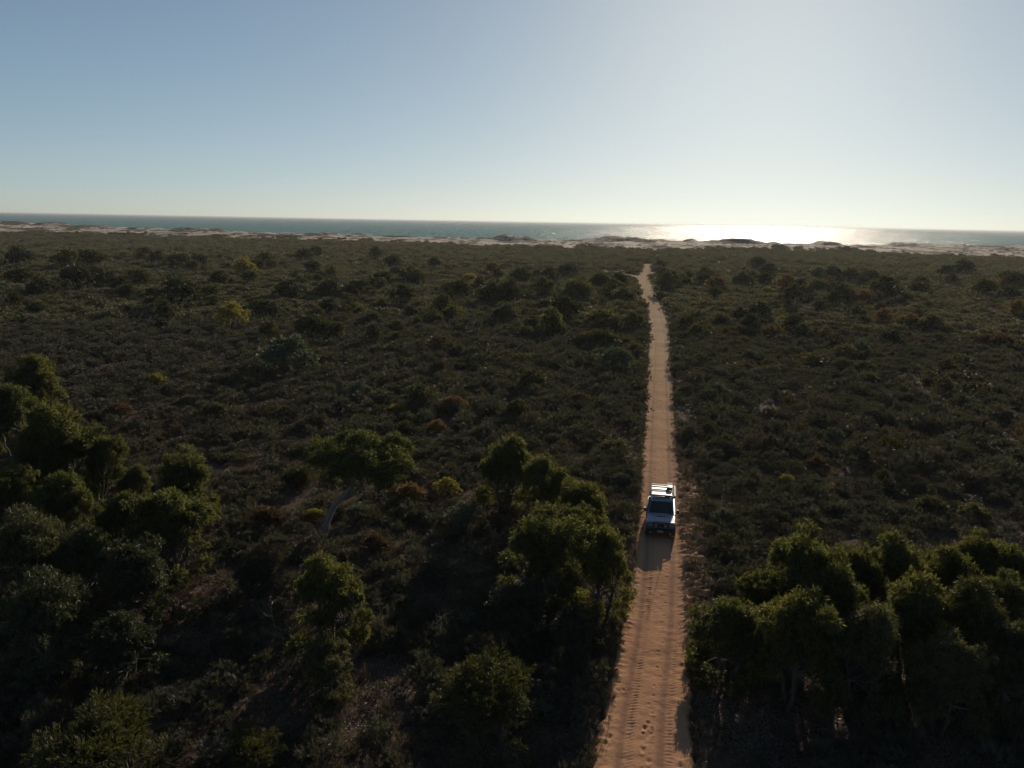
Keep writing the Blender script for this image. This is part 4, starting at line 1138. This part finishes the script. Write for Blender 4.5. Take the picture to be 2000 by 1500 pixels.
def vehicle():
    """local frame: the nose points to -Y, Z up, origin on the ground below the middle of the car"""
    cz = track_z(CAR_P.x, CAR_P.y + 2) - 0.02
    hd = math.atan2(float(tr_c(60) - tr_c(40)), 20.0)
    t = empty('four_wheel_drive', (CAR_P.x + math.sin(hd) * 2.30, CAR_P.y + math.cos(hd) * 2.30, cz), -hd)
    tag(t, 'pale four-wheel-drive wagon with loaded roof rack facing down the sandy track', 'car')
    t.scale = (1.03, 1.0, 1.09)      # raised suspension
    HW = 0.90
    # lower body: side outline with wheel arches, swept across
    fy, ry, wr = -1.45, 1.35, 0.47
    prof = [(-2.18, 0.62), (-2.18, 0.98)]
    prof += [(-2.12, 1.08), (-0.85, 1.17), (2.32, 1.17), (2.36, 0.62), (2.30, 0.52)]
    def arch(cy): return [(cy + wr * math.cos(q), 0.42 + wr * math.sin(q)) for q in np.linspace(0.22, PI - 0.22, 9)]
    prof += arch(ry) + arch(fy) + [(-2.10, 0.52)]
    bm = bmesh.new()
    vs = [[bm.verts.new((sx, y, z)) for y, z in prof] for sx in (-HW, HW)]
    n_ = len(prof)
    for k in range(n_): bm.faces.new([vs[0][k], vs[0][(k + 1) % n_], vs[1][(k + 1) % n_], vs[1][k]])
    bm.faces.new(vs[0][::-1]); bm.faces.new(vs[1])
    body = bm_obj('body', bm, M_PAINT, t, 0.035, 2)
    # cabin shell, tapering up, with pillars left in paint
    bm = bmesh.new()
    add_hex(bm, [(-0.86, -0.86, 1.15), (0.86, -0.86, 1.15), (0.87, 2.33, 1.15), (-0.87, 2.33, 1.15), (-0.70, -0.28, 1.80), (0.70, -0.28, 1.80), (0.72, 2.18, 1.82), (-0.72, 2.18, 1.82)])
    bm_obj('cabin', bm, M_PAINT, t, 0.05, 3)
    # roof skin, bowed at its front edge
    bm = bmesh.new()
    ys_ = [-0.30, -0.18, 0.0, 0.35, 1.0, 1.7, 2.1, 2.2]; zs_ = [1.79, 1.85, 1.885, 1.90, 1.905, 1.90, 1.87, 1.80]
    xs_ = [-0.72, -0.66, -0.45, 0, 0.45, 0.66, 0.72]; xz_ = [-0.07, -0.02, 0.0, 0.012, 0.0, -0.02, -0.07]
    gv = [[bm.verts.new((x, y, z + dz)) for x, dz in zip(xs_, xz_)] for y, z in zip(ys_, zs_)]
    for a_ in range(len(ys_) - 1):
        for b_ in range(len(xs_) - 1): bm.faces.new([gv[a_][b_], gv[a_][b_ + 1], gv[a_ + 1][b_ + 1], gv[a_ + 1][b_]])
    ext = bmesh.ops.extrude_face_region(bm, geom=list(bm.faces))
    for g_ in ext['geom']:
        if isinstance(g_, bmesh.types.BMVert): g_.co.z -= 0.05
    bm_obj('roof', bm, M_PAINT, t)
    # bonnet with scoop line and bulge
    bm = bmesh.new()
    hy = [-2.16, -2.10, -1.7, -1.2, -0.88]; hzz = [1.00, 1.08, 1.125, 1.17, 1.19]
    hx = [-0.84, -0.76, -0.5, -0.42, 0, 0.42, 0.5, 0.76, 0.84]; hd_ = [-0.05, -0.005, 0, 0.025, 0.03, 0.025, 0, -0.005, -0.05]
    gv = [[bm.verts.new((x * (0.94 + 0.03 * a_ / 2), y, z + dz)) for x, dz in zip(hx, hd_)] for a_, (y, z) in enumerate(zip(hy, hzz))]
    for a_ in range(len(hy) - 1):
        for b_ in range(len(hx) - 1): bm.faces.new([gv[a_][b_], gv[a_][b_ + 1], gv[a_ + 1][b_ + 1], gv[a_ + 1][b_]])
    ext = bmesh.ops.extrude_face_region(bm, geom=list(bm.faces))
    for g_ in ext['geom']:
        if isinstance(g_, bmesh.types.BMVert): g_.co.z -= 0.06
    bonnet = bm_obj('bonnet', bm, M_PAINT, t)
    bm = bmesh.new(); add_box(bm, (0.0, -1.42, 1.197), (0.52, 0.05, 0.03)); bm_obj('scoop', bm, M_BLACK, bonnet)
    bm = bmesh.new(); add_box(bm, (0.30, -1.55, 1.19), (0.012, 0.95, 0.012), Euler((-0.08, 0, 0))); bm_obj('seam', bm, M_BLACK, bonnet)
    # windscreen
    def pane(name, pts, mat=M_GLASS, th=0.012):
        bm = bmesh.new(); vs = [bm.verts.new(p) for p in pts]; f = bm.faces.new(vs); f.normal_update(); nrm = f.normal.copy()
        r = bmesh.ops.extrude_face_region(bm, geom=[f])
        for g_ in r['geom']:
            if isinstance(g_, bmesh.types.BMVert): g_.co += nrm * th
        return bm_obj(name, bm, mat, t, smooth=False)
    pane('windscreen', [(-0.80, -0.845, 1.20), (0.80, -0.845, 1.20), (0.66, -0.315, 1.78), (-0.66, -0.315, 1.78)], th=0.02)
    for s in (-1, 1):
        k = lambda x, y, z: (s * x, y, z)
        def sidep(name, y0, y1, z0=1.22, z1=1.72):
            xa = 0.862 - (z0 - 1.15) * 0.235 + 0.006; xb = 0.862 - (z1 - 1.15) * 0.235 + 0.006
            sk = 0.30 if y0 < -0.5 else 0.0
            pts = [k(xa, y0, z0), k(xa, y1, z0), k(xb, y1, z1), k(xb, y0 + sk, z1)]
            if s < 0: pts = pts[::-1]
            return pane(name, pts)
        sidep('side_window', -0.62, 0.18); sidep('side_window', 0.30, 1.12); sidep('side_window', 1.24, 2.10)
        for y0, y1 in ((-0.70, 0.24), (0.26, 1.02)):
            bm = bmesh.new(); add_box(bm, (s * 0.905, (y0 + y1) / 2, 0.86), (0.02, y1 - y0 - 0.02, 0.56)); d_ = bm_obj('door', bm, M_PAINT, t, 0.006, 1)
            bm = bmesh.new(); add_box(bm, (s * 0.925, y1 - 0.12, 1.03), (0.025, 0.14, 0.03)); bm_obj('door_handle', bm, M_BLACK, d_)
        bm = bmesh.new(); add_tube(bm, [(s * 0.90, -0.62, 1.24), (s * 1.02, -0.66, 1.27)], 0.02); add_box(bm, (s * 1.07, -0.67, 1.31), (0.17, 0.09, 0.24)); bm_obj('wing_mirror', bm, M_BLACK, t, 0.015, 1)
        # flares
        for cy in (fy, ry):
            bm = bmesh.new()
            a1 = [(cy + 0.50 * math.cos(q), 0.42 + 0.50 * math.sin(q)) for q in np.linspace(0.1, PI - 0.1, 11)]
            a2 = [(cy + 0.57 * math.cos(q), 0.42 + 0.57 * math.sin(q)) for q in np.linspace(0.1, PI - 0.1, 11)]
            w0, w1 = s * 0.895, s * 0.985
            r0 = [bm.verts.new((w0, y, z)) for y, z in a2]; r1 = [bm.verts.new((w1, y, z)) for y, z in a1]; r2 = [bm.verts.new((w0, y, z)) for y, z in a1]
            for q in range(10):
                bm.faces.new([r0[q], r0[q + 1], r1[q + 1], r1[q]]); bm.faces.new([r1[q], r1[q + 1], r2[q + 1], r2[q]])
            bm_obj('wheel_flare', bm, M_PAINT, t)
            w = empty('wheel', (s * 0.84, cy, 0.41)); w.parent = t
            bm = bmesh.new(); add_cyl(bm, (0, 0, 0), 0.41, 0.27, 'X', 28); bm_obj('tyre', bm, M_TYRE, w, 0.04, 2)
            bm = bmesh.new(); add_cyl(bm, (s * 0.06, 0, 0), 0.23, 0.17, 'X', 20); bmesh.ops.inset_region(bm, faces=[f for f in bm.faces if len(f.verts) > 4], thickness=0.05, depth=-0.04)
            bm_obj('rim', bm, M_STEEL, w)
        bm = bmesh.new(); add_box(bm, (s * 0.88, 0, 0.50), (0.14, 1.75, 0.07)); bm_obj('side_step', bm, M_BLACK, t, 0.015, 1)
        # headlights
        bm = bmesh.new(); add_box(bm, (s * 0.66, -2.205, 0.88), (0.30, 0.07, 0.17)); bm_obj('headlight', bm, M_LAMP, t, 0.02, 2)
        # driving lights on the bull bar
        bm = bmesh.new(); add_cyl(bm, (s * 0.30, -2.56, 1.00), 0.095, 0.09, 'Y', 18); dl = bm_obj('driving_light', bm, M_BLACK, t)
        bm = bmesh.new(); add_cyl(bm, (s * 0.30, -2.61, 1.00), 0.082, 0.02, 'Y', 18); bm_obj('lens', bm, M_LAMP, dl)
        bm = bmesh.new(); add_cyl(bm, (s * 0.62, -2.53, 0.50), 0.065, 0.05, 'Y', 14); bm_obj('fog_light', bm, M_LAMP, t)
    # grille and bull bar
    bm = bmesh.new(); add_box(bm, (0, -2.20, 0.88), (0.96, 0.05, 0.20))
    for q in range(4): add_box(bm, (0, -2.235, 0.81 + q * 0.045), (0.92, 0.02, 0.016))
    bm_obj('grille', bm, M_BLACK, t)
    bm = bmesh.new(); add_box(bm, (0, -2.36, 0.58), (1.80, 0.30, 0.26)); bm_obj('bumper', bm, M_BLACK, t, 0.05, 2)
    bm = bmesh.new()
    add_tube(bm, [(-0.88, -2.30, 0.68), (-0.86, -2.42, 1.00), (-0.60, -2.50, 1.08), (-0.48, -2.52, 1.16), (0.48, -2.52, 1.16), (0.60, -2.50, 1.08), (0.86, -2.42, 1.00), (0.88, -2.30, 0.68)], 0.032)
    for s in (-1, 1): add_tube(bm, [(s * 0.47, -2.50, 0.68), (s * 0.48, -2.52, 1.15)], 0.03)
    add_tube(bm, [(-0.86, -2.44, 0.86), (0.86, -2.44, 0.86)], 0.022)
    bm_obj('bull_bar', bm, M_BLACK, t)
    bm = bmesh.new(); add_box(bm, (0, -2.53, 0.60), (0.37, 0.015, 0.13)); bm_obj('number_plate', bm, M_PLATE, t)
    bm = bmesh.new(); add_tube(bm, [(0.55, -2.50, 1.08), (0.56, -2.49, 1.5), (0.58, -2.46, 2.9)], 0.014, 5); bm_obj('antenna', bm, M_BLACK, t)
    bm = bmesh.new(); add_tube(bm, [(-0.93, -0.95, 1.10), (-0.92, -0.80, 1.22), (-0.80, -0.38, 1.75), (-0.80, -0.36, 1.98)], 0.04); add_box(bm, (-0.80, -0.40, 2.03), (0.11, 0.15, 0.13)); bm_obj('snorkel', bm, M_BLACK, t)
    bm = bmesh.new(); add_box(bm, (0, 2.40, 0.56), (1.7, 0.18, 0.20)); bm_obj('bumper', bm, M_BLACK, t, 0.04, 2)
    bm = bmesh.new(); add_cyl(bm, (0.35, 2.50, 1.02), 0.39, 0.26, 'Y', 26); sw = bm_obj('spare_wheel', bm, M_TYRE, t, 0.04, 2)
    # roof rack
    rk = empty('roof_rack', (0, 0.0, 0)); rk.parent = t
    bm = bmesh.new()
    y0, y1, zx, zr = 0.10, 2.30, 0.70, 2.06
    add_tube(bm, [(-zx, y0, zr), (zx, y0, zr), (zx, y1, zr), (-zx, y1, zr), (-zx, y0, zr)], 0.022)
    for s in (-1, 1):
        for y in (0.2, 0.9, 1.6, 2.2): add_tube(bm, [(s * 0.70, y, 1.84), (s * zx, y, zr)], 0.014)
    bm_obj('rail', bm, M_BLACK, rk)
    bars = [0.12, 0.80, 1.32, 1.40, 2.16]
    for y in (0.12, 0.92, 1.24, 1.86, 2.28):
        bm = bmesh.new(); add_box(bm, (0, y, 2.085), (1.40, 0.07, 0.04)); bm_obj('crossbar', bm, M_BLACK, rk)
    for y, ln in ((0.50, 0.66), (1.08, 0.22), (1.55, 0.50), (2.07, 0.30)):
        bm = bmesh.new(); add_box(bm, (-0.16 if y > 0.6 else 0.0, y, 2.05), (1.06 if y > 0.6 else 1.30, ln, 0.03)); o = bm_obj('sunlit_roof_panel', bm, M_WPANEL, rk, 0.006, 1)  # white slabs painted as the sunlit roof showing between the crossbars
    # awning bag on the near side of the rack
    bm = bmesh.new(); add_tube(bm, [(0.84, 0.08, 2.04), (0.84, 2.24, 2.04)], 0.085, 10); aw = bm_obj('awning_bag', bm, M_CANVAS, t)
    for y in (0.10, 2.20):
        bm = bmesh.new(); add_box(bm, (0.78, y, 2.0), (0.20, 0.05, 0.10)); bm_obj('bracket', bm, M_BLACK, aw)
    # things strapped on the rack
    def on_rack(name, loc, lab, cat):
        loc = (loc[0] * 1.03, loc[1], loc[2] * 1.09); m = Matrix.Rotation(-hd, 4, 'Z') @ Vector(loc)
        o = empty(name, (t.location.x + m.x, t.location.y + m.y, cz + loc[2]), -hd); tag(o, lab, cat); return o
    c = on_rack('gear_crate', (0.53, 2.02, 2.068), 'grey slatted crate on the rear corner of the roof rack', 'crate')
    bm = bmesh.new(); add_box(bm, (0, 0, 0.02), (0.32, 0.52, 0.04)); bm_obj('crate_base', bm, M_GREYBOX, c)
    for sx_, sy_, lx, ly in ((-0.155, 0, 0.02, 0.52), (0.155, 0, 0.02, 0.52), (0, -0.25, 0.30, 0.02), (0, 0.25, 0.30, 0.02)):
        bm = bmesh.new(); add_box(bm, (sx_, sy_, 0.12), (lx, ly, 0.16)); bm_obj('side_panel', bm, M_GREYBOX, c)
    for q in (-0.16, 0, 0.16):
        bm = bmesh.new(); add_box(bm, (0, q, 0.205), (0.33, 0.045, 0.012)); bm_obj('slat', bm, M_GREYBOX, c)
    c = on_rack('storage_case', (0.50, 1.42, 2.068), 'black storage case in front of the grey crate on the rack', 'case')
    bm = bmesh.new(); add_box(bm, (0, 0, 0.10), (0.36, 0.52, 0.20)); bm_obj('case_body', bm, M_BLACK, c, 0.02, 2)
    bm = bmesh.new(); add_box(bm, (0, 0, 0.215), (0.37, 0.53, 0.03)); bm_obj('lid', bm, M_BLACK, c, 0.012, 2)
M_WPANEL = principled('sunlit_roof_white', (0.74, 0.72, 0.66), 0.35, coat=0.3)
vehicle()

# ------------------------------------------------------------------ sea air
def haze():
    me = bpy.data.meshes.new('haze'); bm = bmesh.new()
    add_hex(bm, [(-62000, -400, -9.5), (62000, -400, -9.5), (62000, 46000, -9.5), (-62000, 46000, -9.5), (-62000, -400, 24), (62000, -400, 24), (62000, 46000, 24), (-62000, 46000, 24)])
    bmesh.ops.recalc_face_normals(bm, faces=bm.faces); bm.to_mesh(me); bm.free()
    m, nt = new_mat('sea_air'); out = N(nt, 'OutputMaterial'); v = N(nt, 'VolumePrincipled')
    v.inputs['Color'].default_value = (0.70, 0.75, 0.77, 1); v.inputs['Density'].default_value = 0.00006; v.inputs['Anisotropy'].default_value = 0.35
    L(nt, v.outputs[0], out.inputs['Volume'])
    o = link('haze', me, m); tag(o, 'thin bright sea haze over flat and water', 'haze', kind='stuff')
haze()
print('done')
